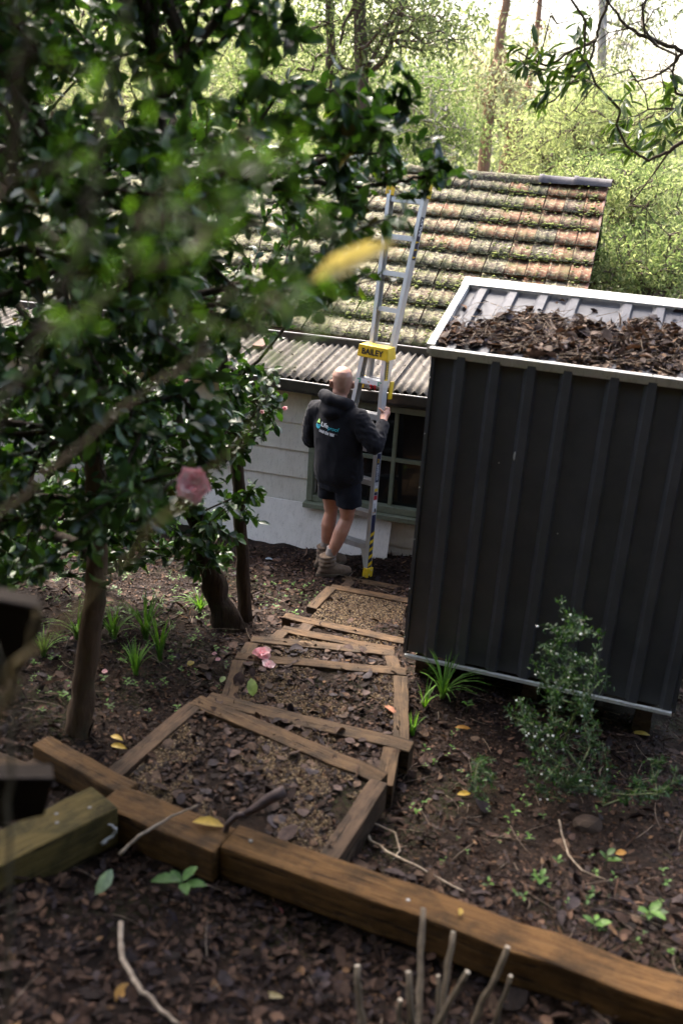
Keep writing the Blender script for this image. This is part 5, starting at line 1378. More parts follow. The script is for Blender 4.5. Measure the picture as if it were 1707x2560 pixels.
q = np.concatenate([np.c_[quad_pts(60, *t_[:4])[:, :2], np.full(60, t_[4] - .012)] for t_ in GRAVEL_T[4:]])
parts.append(dead_leaves(q, None, (.05, .10), (.0, .012), [(.04, .025, .02), (.07, .047, .042), (.045, .036, .04), (.09, .058, .042)], None, (.5, .9), .2))
V, Fc, Cc = join(parts)
o = obj('leaf_litter', big_mesh('leaf_litter', V, Fc, LEAF_D, True, Cc)); tag(o, 'dark brown fallen leaves covering the ground and steps', 'leaves', None, 'stuff')
# leaves on the shed roof: a drift thickest along the lower half
N = 7800
s_ = rng.uniform(-.02, SWID + .06, N); d_ = rng.beta(1.3, 1.6, N) * .86
top = np.array([.50 + .16 * noise.noise(Vector((a * 3.2, 1, 1))) + .10 * noise.noise(Vector((a * 9, 2, 1))) for a in s_]) * np.clip(.55 + s_ * 1.4, .55, 1.12)
lowgap = np.array([.03 + .10 * max(0, noise.noise(Vector((a * 7, 5, 1)))) for a in s_]) * (s_ < .55)
m = (d_ < top) & (d_ > lowgap) | (rng.uniform(size=N) < .01); s_, d_, top = s_[m], d_[m], top[m]
lift_ = .024 * np.clip((top - d_) / .25, 0, 1) * np.clip(d_ / .08, .2, 1) * rng.uniform(0, 1, len(s_))
pos = R0[None] + DS[None] * (s_ + OV)[:, None] + SSu[None] * (d_ + .02)[:, None] + SRN[None] * (.012 + lift_)[:, None]
ROOF_PAL = [(.055, .038, .034), (.085, .06, .05), (.13, .092, .074), (.19, .14, .115), (.065, .052, .058), (.15, .085, .05), (.03, .021, .022)]
pr = [dead_leaves(pos[::2], None, (.02, .10), (0, .01), ROOF_PAL, None, (.35, .8), .5), dead_leaves(pos[1::2], None, (.03, .11), (0, .012), ROOF_PAL, None, (.06, .25), .6)]
V, Fc, Cc = join(pr)
o = obj('roof_leaf_drift', big_mesh('roof_leaf_drift', V, Fc, LEAF_D, True, Cc)); tag(o, 'drift of dry brown leaves lying on the shed roof', 'leaves', None, 'stuff')
# mould and leaves in the gutters and on the tiles
N = 2600
s1_ = rng.uniform(-4.4, RS1 - .05, N); d1_ = rng.uniform(.05, L - .1, N)
m = np.array([noise.noise(Vector((a * 2.3, b * 2.3, 7))) for a, b in zip(s1_, d1_)]) > .18; s1_, d1_ = s1_[m], d1_[m]
p1 = EAVE[None] + DH[None] * s1_[:, None] + SLOPE[None] * d1_[:, None] + RN[None] * .05
s2_ = rng.uniform(S0, S1, 1500); p2 = hp(0, 0, 0)[None] + DH[None] * s2_[:, None] + NH[None] * rng.uniform(-.18, -.10, 1500)[:, None] + ZU[None] * 1.495
s3_ = rng.uniform(S0, S1, 500); f3 = rng.uniform(0, 1.1, 500); p3 = hp(0, 0, 0)[None] + DH[None] * s3_[:, None] + NH[None] * (f3 - .12)[:, None] + ZU[None] * (1.565 + .1 * f3)[:, None]
V, Fc, Cc = join([dead_leaves(p1, None, (.02, .05), (0, .01), ROOF_PAL, None, (.12, .4), .6), dead_leaves(p2, None, (.02, .05), (0, .03)), dead_leaves(p3, None, (.015, .045), (0, .006))])
o = obj('roof_litter', big_mesh('roof_litter', V, Fc, LEAF_D, True, Cc)); tag(o, 'scattered dead leaves on the tiles and in the gutters', 'leaves', None, 'stuff')
# gravel on the treads
GV = np.array([(1, 0, 0), (-1, 0, 0), (0, 1, 0), (0, -1, 0), (0, 0, .8), (0, 0, -.8)], float)
GF = np.array([(0, 2, 4), (2, 1, 4), (1, 3, 4), (3, 0, 4), (2, 0, 5), (1, 2, 5), (3, 1, 5), (0, 3, 5)])
Vs, Fs, Cs = [], [], []; b = 0
for (fl_, fr_, bl_, br_, zt), n_ in zip(GRAVEL_T, (1200, 11000, 3000, 2200, 4000, 12000, 4500, 18000)):
    q = quad_pts(n_, fl_, fr_, bl_, br_)
    mk = np.array([noise.noise(Vector((a * 2.6, b_ * 2.6, zt + 4))) + .4 * noise.noise(Vector((a * 9, b_ * 9, zt))) for a, b_ in q[:, :2]]) > (-.06 if zt != .15 else -.3)
    q = q[mk]; n_ = len(q); q[:, 2] = zt - .018 + rng.uniform(0, .006, n_)
    r = rng.uniform(.004, .009, n_); A = rng.uniform(0, 2 * np.pi, n_); sq = rng.uniform(.6, 1.3, (n_, 1, 3))
    v = GV[None] * sq * r[:, None, None]; ca, sa = np.cos(A)[:, None], np.sin(A)[:, None]
    vx = v[..., 0] * ca - v[..., 1] * sa; vy = v[..., 0] * sa + v[..., 1] * ca
    Vs.append((np.stack([vx, vy, v[..., 2]], -1) + q[:, None]).reshape(-1, 3)); Fs.append((GF[None] + (np.arange(n_) * 6)[:, None, None]).reshape(-1, 3) + b); b += n_ * 6
    Cs.append(np.repeat(pick_cols(n_, [(.075, .042, .018), (.12, .072, .033), (.17, .112, .056), (.045, .026, .013), (.22, .16, .095), (.038, .023, .016)], .2), 6, 0))
def mk_vc(name, rough=.7):
    t = NT(name); return t.fin(t.attr(), rough, 0, .3)
MAT_GRAVEL = mk_vc('gravel_stone')
o = obj('gravel', big_mesh('gravel', np.concatenate(Vs), np.concatenate(Fs), MAT_GRAVEL, False, np.concatenate(Cs))); tag(o, 'tan pea gravel filling the step treads', 'gravel', None, 'stuff')
# twigs on the ground
tw = MB()
for k in range(520):
    x = rng.uniform(-2.4, 2.6); y = rng.uniform(1.7, 7.9)
    if shed_in(np.array([x]), np.array([y]))[0]: continue
    a = rng.uniform(0, 6.28); ln = rng.uniform(.05, .24); z = g1(x, y)
    st = stair_z(np.array([x]), np.array([y]))[0]
    if not np.isnan(st): z = st - .012
    bend = rng.normal() * .25; P = []
    for t in (0, .35, .7, 1):
        P.append((x + math.cos(a + bend * t) * ln * t, y + math.sin(a + bend * t) * ln * t, z + .012 + .012 * t))
    tw.tube(P, [.0022, .002, .0016, .0010], 4)
for k in range(260):   # and among the leaves on the shed
    s0_ = rng.uniform(.0, SWID); d0_ = rng.uniform(.04, .6); a = rng.normal() * .9; ln = rng.uniform(.05, .16)
    P = [R0 + DS * (s0_ + OV + math.cos(a) * ln * t) + SSu * (d0_ + math.sin(a) * ln * t) + SRN * (.04 + .02 * t) for t in (0, .5, 1)]
    tw.tube(P, [.002, .0016, .001], 4)
o = tw.build('twig_litter', two('dead_twig', (.09, .06, .04), (.22, .165, .12), 20, .8), None, True); tag(o, 'thin dead twigs strewn over ground and shed roof', 'twigs', None, 'stuff')

# ---------------------------------------------------------------- small single things on the ground
MAT_YLEAF = leafmat('yellow_leaf', .3, (1.2, 1.1, .5), .5, .4)
def one_leaf(name, label, p, d, up, ln, wd, col, mat=None, T=T_BROAD, cat='leaf', group=None):
    p, d, up = (np.array(v, float)[None] for v in (p, d, up))
    V, Fc, Cc = leaf_arrays(T, p - d / np.linalg.norm(d) * ln / 2, d, up, [ln], [wd], np.array([col]))
    V0 = p[0]; me = big_mesh(name, V - V0, Fc, mat or MAT_YLEAF, True, Cc); o = obj(name, me); o.location = V0
    return tag(o, label, cat, group)
YC = (.50, .33, .05); YO = (.42, .20, .03)
def gl(x, y, z=None, lift=.02):
    """point on the ground (or given height) under a pixel"""
    zz = .7 if z is None else z
    for _ in range(6):
        p = onz(x, y, zz)
        if z is None: zz = g1(p[0], p[1])
    return np.array([p[0], p[1], zz + lift])
one_leaf('fallen_leaf', 'large yellow leaf lying on the short worn sleeper', gl(520, 2062, .952, .012), (1, -.05, .02), (.05, -.1, 1), .125, .05, YC)
one_leaf('fallen_leaf', 'upper of two yellow leaves below the left tree trunk', gl(292, 1852), (1, -.5, .1), (.3, -.4, 1), .075, .03, YC)
one_leaf('fallen_leaf', 'lower of two yellow leaves below the left tree trunk', gl(296, 1874), (1, -.3, .1), (.1, -.5, 1), .085, .03, YC)
one_leaf('fallen_leaf', 'yellow leaf lying right of the white flowered shrub', gl(1600, 1840), (1, -.1, .05), (.1, -.5, 1), .11, .03, YC)
one_leaf('fallen_leaf', 'orange leaf below the dark gap under the shed', gl(1155, 1826), (1, 0, .05), (0, -.4, 1), .09, .026, YO)
one_leaf('fallen_leaf', 'orange yellow leaf in front of the white flowered shrub', gl(1158, 1992), (1, .2, .05), (0, -.4, 1), .07, .03, YC)
one_leaf('fallen_leaf', 'dull yellow leaf beside the wall side grass', gl(477, 1665), (.4, 1, .1), (0, -.5, 1), .07, .04, (.30, .22, .03))
one_leaf('fallen_leaf', 'orange leaf at the right beyond the long sleeper', gl(1550, 2140), (1, .3, .05), (0, -.4, 1), .06, .03, YO)
one_leaf('fallen_leaf', 'small yellow leaf on the long orange brown sleeper', gl(1150, 2285, .955, .012), (.3, 1, .1), (.2, -.2, 1), .035, .02, YC)
one_leaf('fallen_leaf', 'cream leaf near the bottom edge below the sleepers', gl(680, 2500), (1, -.1, .1), (0, -.4, 1), .075, .022, (.45, .36, .18))
one_leaf('fallen_leaf', 'orange leaf close to the bottom left edge', gl(305, 2490), (.4, 1, .2), (0, -.5, 1), .075, .04, (.30, .15, .02))
one_leaf('fallen_leaf', 'reddish leaf standing on edge in the front litter', gl(695, 2280), (.6, -.8, .3), (.7, -.5, .5), .085, .025, (.16, .055, .05), LEAF_D)
one_leaf('fallen_leaf', 'pale curled leaf on the fifth timber rail', gl(763, 1609, .462, .012), (1, -.1, .05), (0, -.2, 1), .09, .02, (.35, .24, .15), LEAF_D)
one_leaf('fallen_leaf', 'pink brown leaf near the right end of the flower step', gl(975, 1775, .56, .006), (.7, -.8, .05), (.2, -.2, 1), .10, .04, (.30, .13, .08), LEAF_D)
one_leaf('fallen_leaf', 'bluish leaf lying on bare earth left of the man', gl(672, 1402, 0.02), (1, 0, .05), (0, -.2, 1), .07, .035, (.14, .17, .20), LEAF_D)
ff_ = petal_flower(MB(), np.array([0, 0, 0.0]), (.1, -.25, 1), .075, 11, None, 8, -.2).build('fallen_flower', [MAT_PINK, MAT_PINKP], None, smooth=True); ff_.location = gl(656, 1640, .565, .02)
tag(ff_, 'large fallen pink flower lying over a step rail', 'flower')
ff_ = petal_flower(MB(), np.array([0, 0, 0.0]), (.3, -.35, .8), .055, 6, None, 9, -.1).build('fallen_flower', [MAT_PINK, MAT_PINKP], None, smooth=True); ff_.location = gl(672, 1668, .545, .015)
tag(ff_, 'torn pink petals lying just below the large fallen flower', 'flower')
one_leaf('fallen_leaf', 'pale green leaf with pink petal on the flower step', gl(630, 1730, .66, .03), (-.2, .6, .9), (.2, -1, .2), .10, .06, (.33, .42, .16), LEAF_N)
for k, (x, y, lab) in enumerate(((262, 1686, 'single pink petal right of the left trunk foot'), (536, 1640, 'pink petal on the earth left of the flower step'), (545, 1655, 'small pale pink petal beside the pink petal'), (180, 1602, 'tiny pink petal among weeds left of the trunk'))):
    one_leaf('petal', lab, gl(x, y), (1, rng.uniform(-.5, .5), .2), (0, -.4, 1), .035 if k != 3 else .02, .03, (.70, .35, .40), LEAF_N, cat='petal')
one_leaf('fallen_leaf', 'small pale green leaf above the narrow step corner', gl(557, 1705), (.3, 1, .3), (0, -.6, 1), .06, .035, (.25, .34, .13), LEAF_N)
# stick, root, vine
def stick(name, label, pts, r, mat, cat='stick', seg=7):
    P = [np.array(p) for p in pts]; r_ = np.linspace(r, r * .55, len(P) * 4 - 3); Q = []
    for i in range(len(P) - 1):
        for t in (0, .25, .5, .75): Q.append(P[i] * (1 - t) + P[i + 1] * t + rng.normal(size=3) * r * .25)
    Q.append(P[-1]); c = Q[0]
    me = MB().tube([q - c for q in Q], list(r_), seg, True, 0, .3).mesh(name, mat, True); o = obj(name, me); o.location = c
    return tag(o, label, cat)
MAT_STICK = two('grey_stick', (.16, .115, .08), (.34, .27, .20), 25, .8, bump=.5, bscale=90)
stick('stick', 'curved pale stick at the bottom left of the picture', [gl(300, 2335, lift=.05), gl(306, 2420, lift=.045), gl(345, 2490, lift=.04), gl(390, 2530, lift=.03), gl(450, 2575, lift=.02)], .011, MAT_STICK)
stick('stick', 'thin grey stick leaning over the short worn sleeper', [gl(300, 2135, .93, 0), gl(350, 2095, .965, .01), gl(430, 2045, .975, .01), gl(495, 2018, 1.0, .01)], .007, MAT_STICK)
stick('root', 'wiry pale root emerging beside the right step rail', [gl(905, 2075, lift=.02), gl(925, 2115, lift=.03), gl(975, 2150, lift=.03), gl(1040, 2180, lift=.03), gl(1100, 2210, lift=.02), gl(1160, 2245, lift=.03)], .007, MAT_STICK, 'root')
stick('root', 'small looped root above the wiry pale root', [gl(905, 2070, lift=.03), gl(945, 2085, lift=.05), gl(985, 2110, lift=.06), gl(998, 2140, lift=.03), gl(980, 2155, lift=.01)], .005, MAT_STICK, 'root')
stick('root', 'thin reddish runner arching over the litter at the right', [gl(1395, 2060, lift=.02), gl(1400, 2110, lift=.05), gl(1415, 2160, lift=.05), gl(1450, 2195, lift=.04), gl(1510, 2208, lift=.02)], .0045, MAT_STICK, 'root')
stick('stick', 'short bent white stick beside the greenish sleeper', [gl(255, 2110, .88, 0), gl(285, 2085, .90, 0), gl(290, 2072, .93, 0), gl(270, 2062, .95, 0)], .008, two('bleached_stick', (.35, .32, .3), (.5, .47, .45), 20, .7))
rk_ = MB().add([np.array(v) * (.075, .06, .045) * (1 + .22 * noise.noise(Vector(tuple(np.array(v) * 1.7)))) for v in BALL_V], BALL_F).build('rock', two('brown_rock', (.035, .024, .019), (.075, .052, .04), 15, .9, 0, .15, bump=.8, bscale=30)); rk_.location = gl(1470, 2066, lift=.005); tag(rk_, 'brown rock half hidden below the white flowered shrub', 'rock')
# iron handle standing in the sleeper gap
iron = thing('iron_handle', 'rusty iron tool handle standing in the gap between the sleepers', 'tool', gl(562, 2135, .80, 0))
MAT_RUST = two('rusted_iron', (.035, .022, .022), (.085, .05, .042), 40, .55, .3, bump=.4, bscale=120)
pI = [gl(556, 2140, .80, 0), gl(560, 2100, .90, 0), gl(568, 2062, .98, 0), gl(590, 2040, 1.01, 0), gl(612, 2035, 1.02, 0)]
MB().tube(pI, [.012, .012, .012, .012, .012], 10).build('rod', MAT_RUST, iron, smooth=True)
MB().tube([pI[-1] + (gl(625, 2027, 1.03, 0) - pI[-1]) * 0, gl(640, 2020, 1.04, 0), gl(675, 1996, 1.07, 0), gl(712, 1978, 1.10, 0)], [.012, .018, .022, .025], 14).build('grip', MAT_RUST, iron, smooth=True)
# cut shrub stems at the bottom
MAT_CUT = two('cut_wood', (.40, .33, .24), (.52, .44, .34), 60, .7)
MAT_STEM = two('pruned_stem_bark', (.085, .06, .036), (.17, .125, .08), 30, .75, bump=.5, bscale=120)
cut = thing('pruned_shrub', 'cluster of pruned pale stems at the bottom edge', 'shrub', gl(1110, 2600))
for (xt, yt, zt, xb, yb, r) in ((1057, 2272, 1.10, 1045, 2600, .012), (1132, 2330, 1.06, 1100, 2600, .012), (1268, 2368, 1.10, 1150, 2610, .012), (1168, 2430, 1.08, 1070, 2600, .011), (1276, 2440, 1.04, 1220, 2610, .009), (1020, 2430, 1.08, 1035, 2620, .012), (893, 2415, 1.06, 915, 2600, .013), (1095, 2440, 1.0, 1080, 2600, .009), (1000, 2500, 1.02, 990, 2620, .010)):
    top, bot = gl(xt, yt, zt, 0), gl(xb, yb, lift=-.03)
    midp = (top + bot) / 2 + rng.normal(size=3) * .009; q_ = lambda t: (bot * (1 - t) ** 2 + 2 * midp * t * (1 - t) + top * t * t) + rng.normal(size=3) * .0022; ts = np.linspace(0, 1, 9)
    stm = MB().tube([q_(t) for t in ts[:-1]] + [top], [r * .82 * (1.15 - .2 * t) * (1.16 if i_ in (3, 6) else 1) for i_, t in enumerate(ts)], 9, True, 0, .15).build('stem', MAT_STEM, cut, smooth=True)
    dd = (top - midp) / np.linalg.norm(top - midp); MB().tube([top, top + dd * .002], [r * .74, r * .70], 9).build('cut_face', MAT_CUT, stm)
# dark railing whose two rail ends poke in at the left edge
MAT_TRAY = two('dark_stained_rail', (.010, .008, .007), (.018, .014, .012), 8, .9, 0, .08)
MAT_RIM = two('lit_rail_edge', (.02, .016, .015), (.035, .028, .026), 20, .8, 0, .1)
pb_ = ony(-330, 1800, 1.62); railing = thing('railing', 'blurred dark railing with two rail ends at the left edge', 'railing', (pb_[0], pb_[1], g1(pb_[0], pb_[1])))
def rail_end(P, depth):
    P = [np.array(p) for p in P]; back = np.array([-.35, .94, 0]) * depth; n = len(P)
    o = MB().add(P + [p + back for p in P], [tuple(range(n))[::-1], tuple(range(n, 2 * n))] + [(i, (i + 1) % n, n + (i + 1) % n, n + i) for i in range(n)]).build('rail', MAT_TRAY, railing, bevel=.004)
    MB().tube([P[0], P[1]], .004, 8).build('lit_edge', MAT_RIM, o, smooth=True)  # paler tube paints the light caught along the rail's top edge
rail_end([ony(-380, 1430, 1.58), ony(98, 1520, 1.6), ony(112, 1548, 1.6), ony(70, 1660, 1.6), ony(10, 1720, 1.6), ony(-380, 1690, 1.58)], .06)
rail_end([ony(-380, 1946, 1.85), ony(136, 1946, 1.9), ony(136, 1955, 1.9), ony(112, 2040, 1.9), ony(-380, 2140, 1.85)], .06)
tp_ = ony(-330, 1400, 1.66); MB().box((tp_[0], tp_[1] + .05, (tp_[2] + g1(tp_[0], tp_[1]) - .2) / 2), (.045, 0, 0), (0, .045, 0), (0, 0, (tp_[2] - g1(tp_[0], tp_[1]) + .2) / 2)).build('post', MAT_TRAY, railing, bevel=.006)

# ---------------------------------------------------------------- grass tufts, seedlings, shrubs
GRASS_PAL = [(.12, .24, .04), (.17, .32, .06), (.09, .18, .04)]
def tuft(label, p, n, h, spread, group='strappy grass tufts'):
    p = np.array(p); V, Fc, Cc = [], [], []
    for k in range(n):
        a = rng.uniform(0, 6.28); d = np.array([math.cos(a), math.sin(a), 0]); s_ = np.array([-d[1], d[0], 0]); L_ = h * rng.uniform(.55, 1.1); w = rng.uniform(.004, .0075); b = len(V); m = 6; le = rng.uniform(.25, 1.0) * spread
        for i in range(m):
            t = i / (m - 1); c = d * (L_ * le * t * t + .01) + np.array([0, 0, L_ * (t - .45 * le * t * t * t)])
            ww = w * (1 - t ** 2.2) + .0004; V += [c - s_ * ww, c + s_ * ww]
        for i in range(m - 1): Fc.append((b + 2 * i, b + 2 * i + 1, b + 2 * i + 3, b + 2 * i + 2))
        Cc += [pick_cols(1, GRASS_PAL, .2)[0]] * (2 * m)
    o = obj('grass_tuft', big_mesh('grass_tuft', np.array(V), np.array(Fc), LEAF_N, True, np.array(Cc))); o.location = p
    return tag(o, label, 'grass', group)
for (x, y, n, h, sp, lab) in ((365, 1600, 30, .30, .8, 'tallest bright grass tuft between the two left trunks'), (400, 1655, 16, .30, .35, 'upright narrow grass tuft nearest the tall bright tuft'), (340, 1690, 18, .20, .7, 'low grass tuft in front of the tall bright one'), (285, 1600, 20, .26, .9, 'arching grass tuft just right of the brown trunk'),
                              (195, 1600, 16, .28, .9, 'arching grass tuft left of the brown trunk'), (500, 1530, 24, .20, 1.0, 'low grass tuft at the foot of the rough trunk'), (240, 1540, 14, .22, .9, 'thin grass tuft behind the brown trunk'), (1105, 1745, 26, .26, 1.1, 'arching grass tuft in front of the shed base'),
                              (1060, 1770, 8, .16, .6, 'small grass tuft beside the right step rail'), (1030, 1835, 7, .14, .4, 'tiny grass tuft at the end of the long rail'), (110, 1640, 14, .2, .8, 'grass tuft near the steel tray')):
    tuft(lab, gl(x, y, lift=-.01), int(n * 1.7), h * 1.2, sp)
SEED_PAL = [(.065, .145, .022), (.10, .20, .032), (.045, .095, .02)]
def seedling(label, p, n, size, group, h=.05, name='seedling', pal=SEED_PAL):
    pos, d, up = [], [], []
    for k in range(n):
        a = k * 2.4 + rng.uniform(-.4, .4); pos.append((0, 0, h * (.4 + .6 * k / max(1, n)))); d.append((math.cos(a), math.sin(a), rng.uniform(.1, .7))); up.append((0, 0, 1))
    L_ = rng.uniform(.6, 1.2, n) * size; V, Fc, Cc = leaf_arrays(T_BROAD, np.array(pos), np.array(d), np.array(up, float), L_, L_ * .5, pick_cols(n, pal, .2))
    th_ = thing(name, label, 'plant', p, group)
    lo = bpy.data.objects.new('leaves', big_mesh('leaves', V, Fc, LEAF_N, True, Cc)); COL.objects.link(lo); lo.parent = th_; lo['kind'] = 'stuff'
    so = bpy.data.objects.new('stem', MB().tube([(0, 0, -.02), (.003, 0, h)], [.002, .0014], 5).mesh('stem', MAT_GSTEM, True)); COL.objects.link(so); so.parent = th_
    return th_
MAT_GSTEM = two('green_stem', (.07, .09, .03), (.12, .14, .05), 20, .6)
gc = []
def weed(x, y, n, size, h):
    p = gl(x, y); a = np.arange(n) * 2.4 + rng.uniform(0, 6.28); L_ = rng.uniform(.6, 1.2, n) * size
    gc.append(leaf_arrays(T_BROAD, p + np.c_[np.zeros(n), np.zeros(n), h * (.3 + .7 * np.arange(n) / n)], np.c_[np.cos(a), np.sin(a), rng.uniform(.1, .7, n)], np.tile([0, 0, 1.0], (n, 1)), L_, L_ * .5, pick_cols(n, SEED_PAL, .25)))
for k in range(95):
    x, y = rng.uniform(1010, 1690), rng.uniform(1830, 2420)
    if y > 2060 + (x - 580) * .33 - 20: continue
    weed(x, y, int(rng.integers(3, 6)), rng.uniform(.010, .030), rng.uniform(.015, .05))
for k in range(330):
    x, y = rng.uniform(40, 570), rng.uniform(1430, 1800)
    if rng.uniform() > (.95 if y < 1620 else .35): continue
    weed(x, y, int(rng.integers(3, 8)), rng.uniform(.012, .034), rng.uniform(.02, .07))
for k in range(60):
    x, y = (720, 1490) + rng.normal(size=2) * (55, 32)
    if x < 810: weed(x, y, int(rng.integers(4, 9)), rng.uniform(.010, .020), .02)
V, Fc, Cc = join(gc); o = obj('ground_cover', big_mesh('ground_cover', V, Fc, LEAF_N, True, Cc)); tag(o, 'scattered small green weeds across the littered earth', 'weeds', None, 'stuff')
for (x, y, s_, n, lab) in ((736, 1548, .05, 4, 'bright seedling by the jutting rail end'), (688, 1530, .045, 3, 'bright seedling left of the jutting rail'), (1345, 2225, .055, 4, 'pale bright seedling near the long sleeper'), (1510, 2170, .06, 4, 'tall bright seedling at the right'), (1615, 2310, .07, 6, 'leafy seedling near the right edge'), (1480, 2335, .06, 4, 'seedling touching the long sleeper'),
                           (1045, 1660, .05, 9, 'clover like clump at the shed corner'), (1070, 1700, .045, 9, 'leafy clump under the shed base rail'), (1165, 1780, .04, 6, 'small leafy weed below the grass tuft'), (1090, 1640, .05, 3, 'single bright leaf on the shed base rail')):
    seedling(lab, gl(x, y), n, s_, None, .05)
p_ = seedling('broad leaved green plant in the hollow before the sleepers', gl(455, 2235, .86), 5, .11, None, .05, 'broad_leaved_plant', [(.05, .12, .02), (.07, .15, .03)])
one_leaf('fallen_leaf', 'pale grey green lobed leaf left of the broad leaved plant', gl(262, 2215, .90), (.5, 1, .5), (.3, -.7, .5), .11, .05, (.26, .33, .20), LEAF_N)

def shrub(name, label, base, tips, leafn, ln, wd, pal, stem_mat, mat, T=T_LONG, buds=0, rt=.0015, back=.12, spread=.8):
    th_ = thing(name, label, 'shrub', base)
    b0 = np.array(base); tr = Tree([([b0 - ZU * .04, b0 + ZU * .05, b0 + ZU * .12 + np.array([.01, .01, 0])], [.006, .005, .004])])
    tr.grow(tips, .08, .10, 0)
    o = tr.branches('stems', stem_mat, th_, rt, .007, 5, .4); o['kind'] = 'stuff'
    P, D = tr.twigs(); a = leaf_set(P, D, leafn, back, ln, wd, pal, spread, .5, -.15)
    V, Fc, Cc = leaf_arrays(T, *a[:5], a[5]); o = obj('foliage', big_mesh('foliage', V, Fc, mat, True, Cc), th_); o['kind'] = 'stuff'
    if buds:
        mb = MB()
        for k in range(buds):
            i = rng.integers(len(P)); c = P[i] - D[i] * rng.uniform(.02, back * 1.1) + rng.normal(size=3) * .014; r = rng.uniform(.0035, .0065)
            mb.add([c + np.array(v) * r for v in ICO_V], ICO_F)
        o = mb.build('buds', MAT_WHT, th_, smooth=True); o['kind'] = 'stuff'
    return th_
SH_PAL = [(.020, .048, .022), (.028, .062, .026), (.045, .095, .03), (.015, .036, .018)]
sb = gl(1400, 2030)
tips = []
for x, y in ((1420, 1540), (1425, 1575), (1385, 1590), (1478, 1590), (1350, 1680), (1440, 1650), (1500, 1690), (1300, 1810), (1380, 1750), (1450, 1760), (1340, 1870), (1420, 1850), (1500, 1860), (1360, 1640), (1400, 1700), (1460, 1700), (1310, 1760), 
             (1330, 1930), (1390, 1920), (1450, 1920), (1510, 1930), (1420, 1980), (1360, 1980), (1480, 1980), (1410, 1610), (1430, 1690), (1380, 1820), (1470, 1830)):
    for _ in range(4): tips.append(ony(x + rng.normal() * 16, y + rng.normal() * 18, 4.1 + rng.normal() * .14 + (.0)))
shrub('white_flowered_shrub', 'small upright shrub with white buds in front of the shed', sb, tips, 36, (.015, .032), (.22, .36), SH_PAL, MAT_GSTEM, LEAF_N, buds=90, back=.15, rt=.0011)
for (bx, by, pts, lab) in ((1500, 2045, ((1600, 1960), (1640, 1930), (1670, 1910), (1610, 1990), (1560, 1990), (1690, 1950), (1650, 1980)), 'low sprawling green shrub at the right edge'), (1190, 2010, ((1190, 1920), (1210, 1900), (1170, 1950), (1230, 1950), (1200, 1970)), 'low wispy plant left of the white flowered shrub')):
    b_ = gl(bx, by); shrub('low_shrub', lab, b_, [ony(x + rng.normal() * 10, y + rng.normal() * 10, b_[1] + .05 + rng.normal() * .1) for x, y in pts for _ in range(3)], 16, (.02, .04), (.2, .34), SH_PAL, MAT_GSTEM, LEAF_N)

# ---------------------------------------------------------------- out of focus shrub close to the viewer
NEAR_PAL = [(.07, .14, .022), (.10, .19, .03), (.05, .10, .02)]
MAT_NSTEM = two('grey_green_stem', (.06, .055, .04), (.12, .11, .085), 30, .8, 0, .2)
near = thing('near_shrub', 'blurred leafy shrub close to the viewer on the left', 'shrub', (-.75, .95, g1(-.75, .95)))
nb0 = np.array([-.75, .95, g1(-.75, .95) - .05])
stems = [([nb0, ony(-120, 1500, 1.15), ony(0, 1285, 1.2), ony(300, 1035, 1.25), ony(490, 880, 1.25), ony(590, 690, 1.25), ony(640, 560, 1.25)], [.010, .0042, .0034, .0032, .003, .0025, .0018], BARK_T),
         ([nb0, ony(-100, 1300, .95), ony(0, 1040, .95), ony(110, 830, .95), ony(200, 620, .95), ony(270, 320, .95), ony(330, 0, .95), ony(360, -150, .95)], [.010, .0042, .0034, .0032, .0032, .003, .0025, .002], MAT_NSTEM),
         ([nb0, ony(40, 1660, 1.0), ony(228, 1486, 1.05), ony(327, 1404, 1.05), ony(468, 1252, 1.05), ony(610, 1100, 1.05), ony(680, 980, 1.05), ony(690, 900, 1.05)], [.007, .0032, .0028, .0026, .0026, .0022, .0016, .0012], MAT_MOSSY),
         ([np.array([ony(12, 2600, 1.25)[0], 1.28, g1(ony(12, 2600, 1.25)[0], 1.28) - .05]), ony(14, 2560, 1.25), ony(22, 2400, 1.2), ony(34, 2000, 1.2), ony(30, 1740, 1.2), ony(-20, 1600, 1.2)], [.0042, .004, .0038, .0036, .003, .0028], MAT_NSTEM),
         ([ony(30, 1760, 1.2), ony(62, 1660, 1.2), ony(95, 1530, 1.2)], [.005, .005, .004], MAT_MOSSY),
         ([nb0, ony(-260, 1100, 1.0), ony(-60, 560, 1.0), ony(20, 450, 1.0), ony(60, 120, 1.0), ony(40, -100, 1.0)], [.009, .007, .006, .0055, .005, .004], BARK_T)]
for P, r, m in stems: trunk_tube('stem', P, r, m, near, 8, .1)
TN = Tree([(P, r) for P, r, m in stems])
cl = [(700, 380), (620, 480), (560, 600), (760, 560), (650, 690), (480, 520), (740, 780), (880, 760), (350, 560), (300, 690), (420, 640), (250, 420), (700, 330), (560, 330), (720, 460), (640, 800), (150, 620), (420, 330), (600, 200), (330, 150), (200, 180), (470, 760), (230, 840)]
TN.grow([ony(x + rng.normal() * 36, y + rng.normal() * 36, 1.02 + rng.normal() * .07) for x, y in cl for _ in range(2)], .05, .15, 2)
o = TN.branches('twigs', BARK_T, near, .0008, .003, 5); o['kind'] = 'stuff'
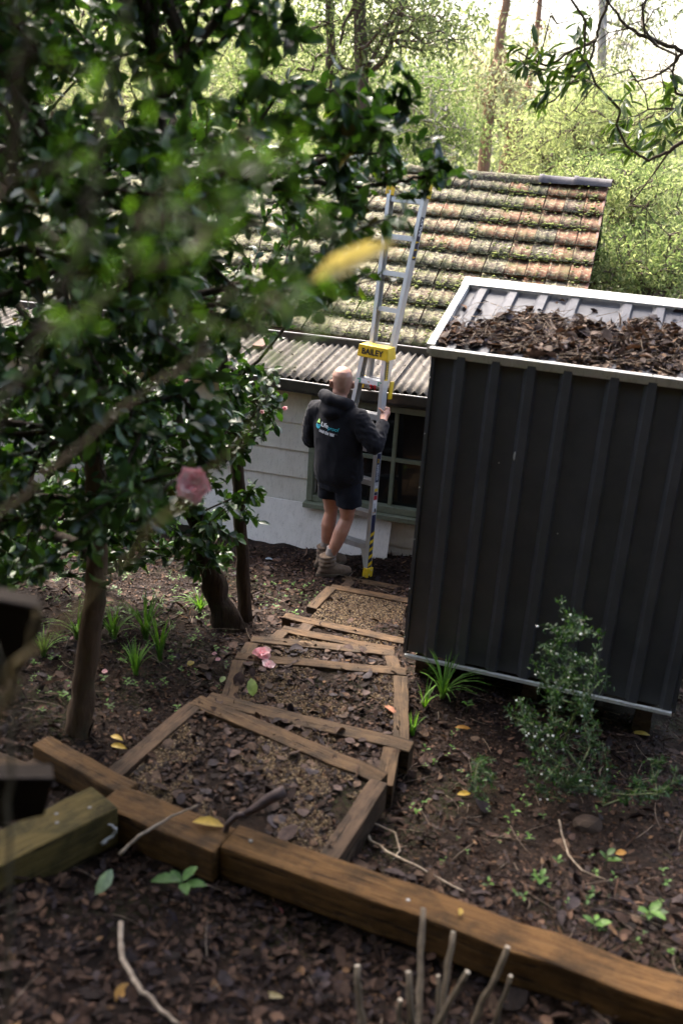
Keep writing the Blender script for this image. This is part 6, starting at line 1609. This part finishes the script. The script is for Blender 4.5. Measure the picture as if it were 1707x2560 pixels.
P, D = TN.twigs(); _k = (P - CAM) @ FW; _x = 853.5 + F_PX * ((P - CAM) @ RT) / _k; _y = 1280 - F_PX * ((P - CAM) @ UP) / _k; _m = ~((_x > 730) & (_y > 790)); P, D = P[_m], D[_m]; a = leaf_set(P, D, 8, .06, (.009, .02), (.28, .42), NEAR_PAL, .9, .4, 0)
V, Fc, Cc = leaf_arrays(T_LONG, *a[:5], a[5]); o = obj('foliage', big_mesh('foliage', V, Fc, LEAF_N, True, Cc), near); o['kind'] = 'stuff'
yl = thing('yellow_leaf', 'blurred yellow leaf hanging in front of the ladder', 'leaf', ony(890, 650, 1.32))
a0, a1 = ony(775, 705, 1.32), ony(985, 590, 1.32)
V, Fc, Cc = leaf_arrays(T_LONG, a0[None], (a1 - a0)[None], np.array([[.2, -.9, .5]]), [np.linalg.norm(a1 - a0)], [.030], np.array([(.88, .74, .40)]))
obj('blade', big_mesh('blade', V, Fc, MAT_YLEAF, True, Cc), yl)
MB().tube([ony(640, 560, 1.25), ony(700, 660, 1.28), a0], [.0014, .0012, .0011], 5).build('stalk', MAT_GSTEM, yl)

# ---------------------------------------------------------------- foliage added behind the viewer to block sky light
N = 60000
cx, cy = rng.uniform(-16, 16, 420), rng.uniform(-15, -.6, 420); hh_ = rng.uniform(4, 8.5, 420); i = rng.integers(0, 420, N)
pos = np.c_[cx[i] + rng.normal(size=N) * .7, cy[i] + rng.normal(size=N) * .7, np.zeros(N)]; pos[:, 2] = gz(pos[:, 0], pos[:, 1], False) + np.where(cy[i] > -3.6, rng.uniform(.75, 1, N) * np.maximum(hh_[i], 5.2), rng.uniform(.05, 1, N) * hh_[i])
V, Fc, Cc = leaf_arrays(T_SLIM, pos, rng.normal(size=(N, 3)) + np.array([0, 0, -.5]), rng.normal(size=(N, 3)) * .6 + np.array([0, 0, .5]), rng.uniform(.30, .55, N), rng.uniform(.16, .3, N), pick_cols(N, OLIVE + MIDG, .25))
o = obj('added_bank_foliage', big_mesh('added_bank_foliage', V, Fc, LEAF_BG, True, Cc)); tag(o, 'unseen green leaf mass added behind the viewer to block sky light', 'forest', None, 'stuff')
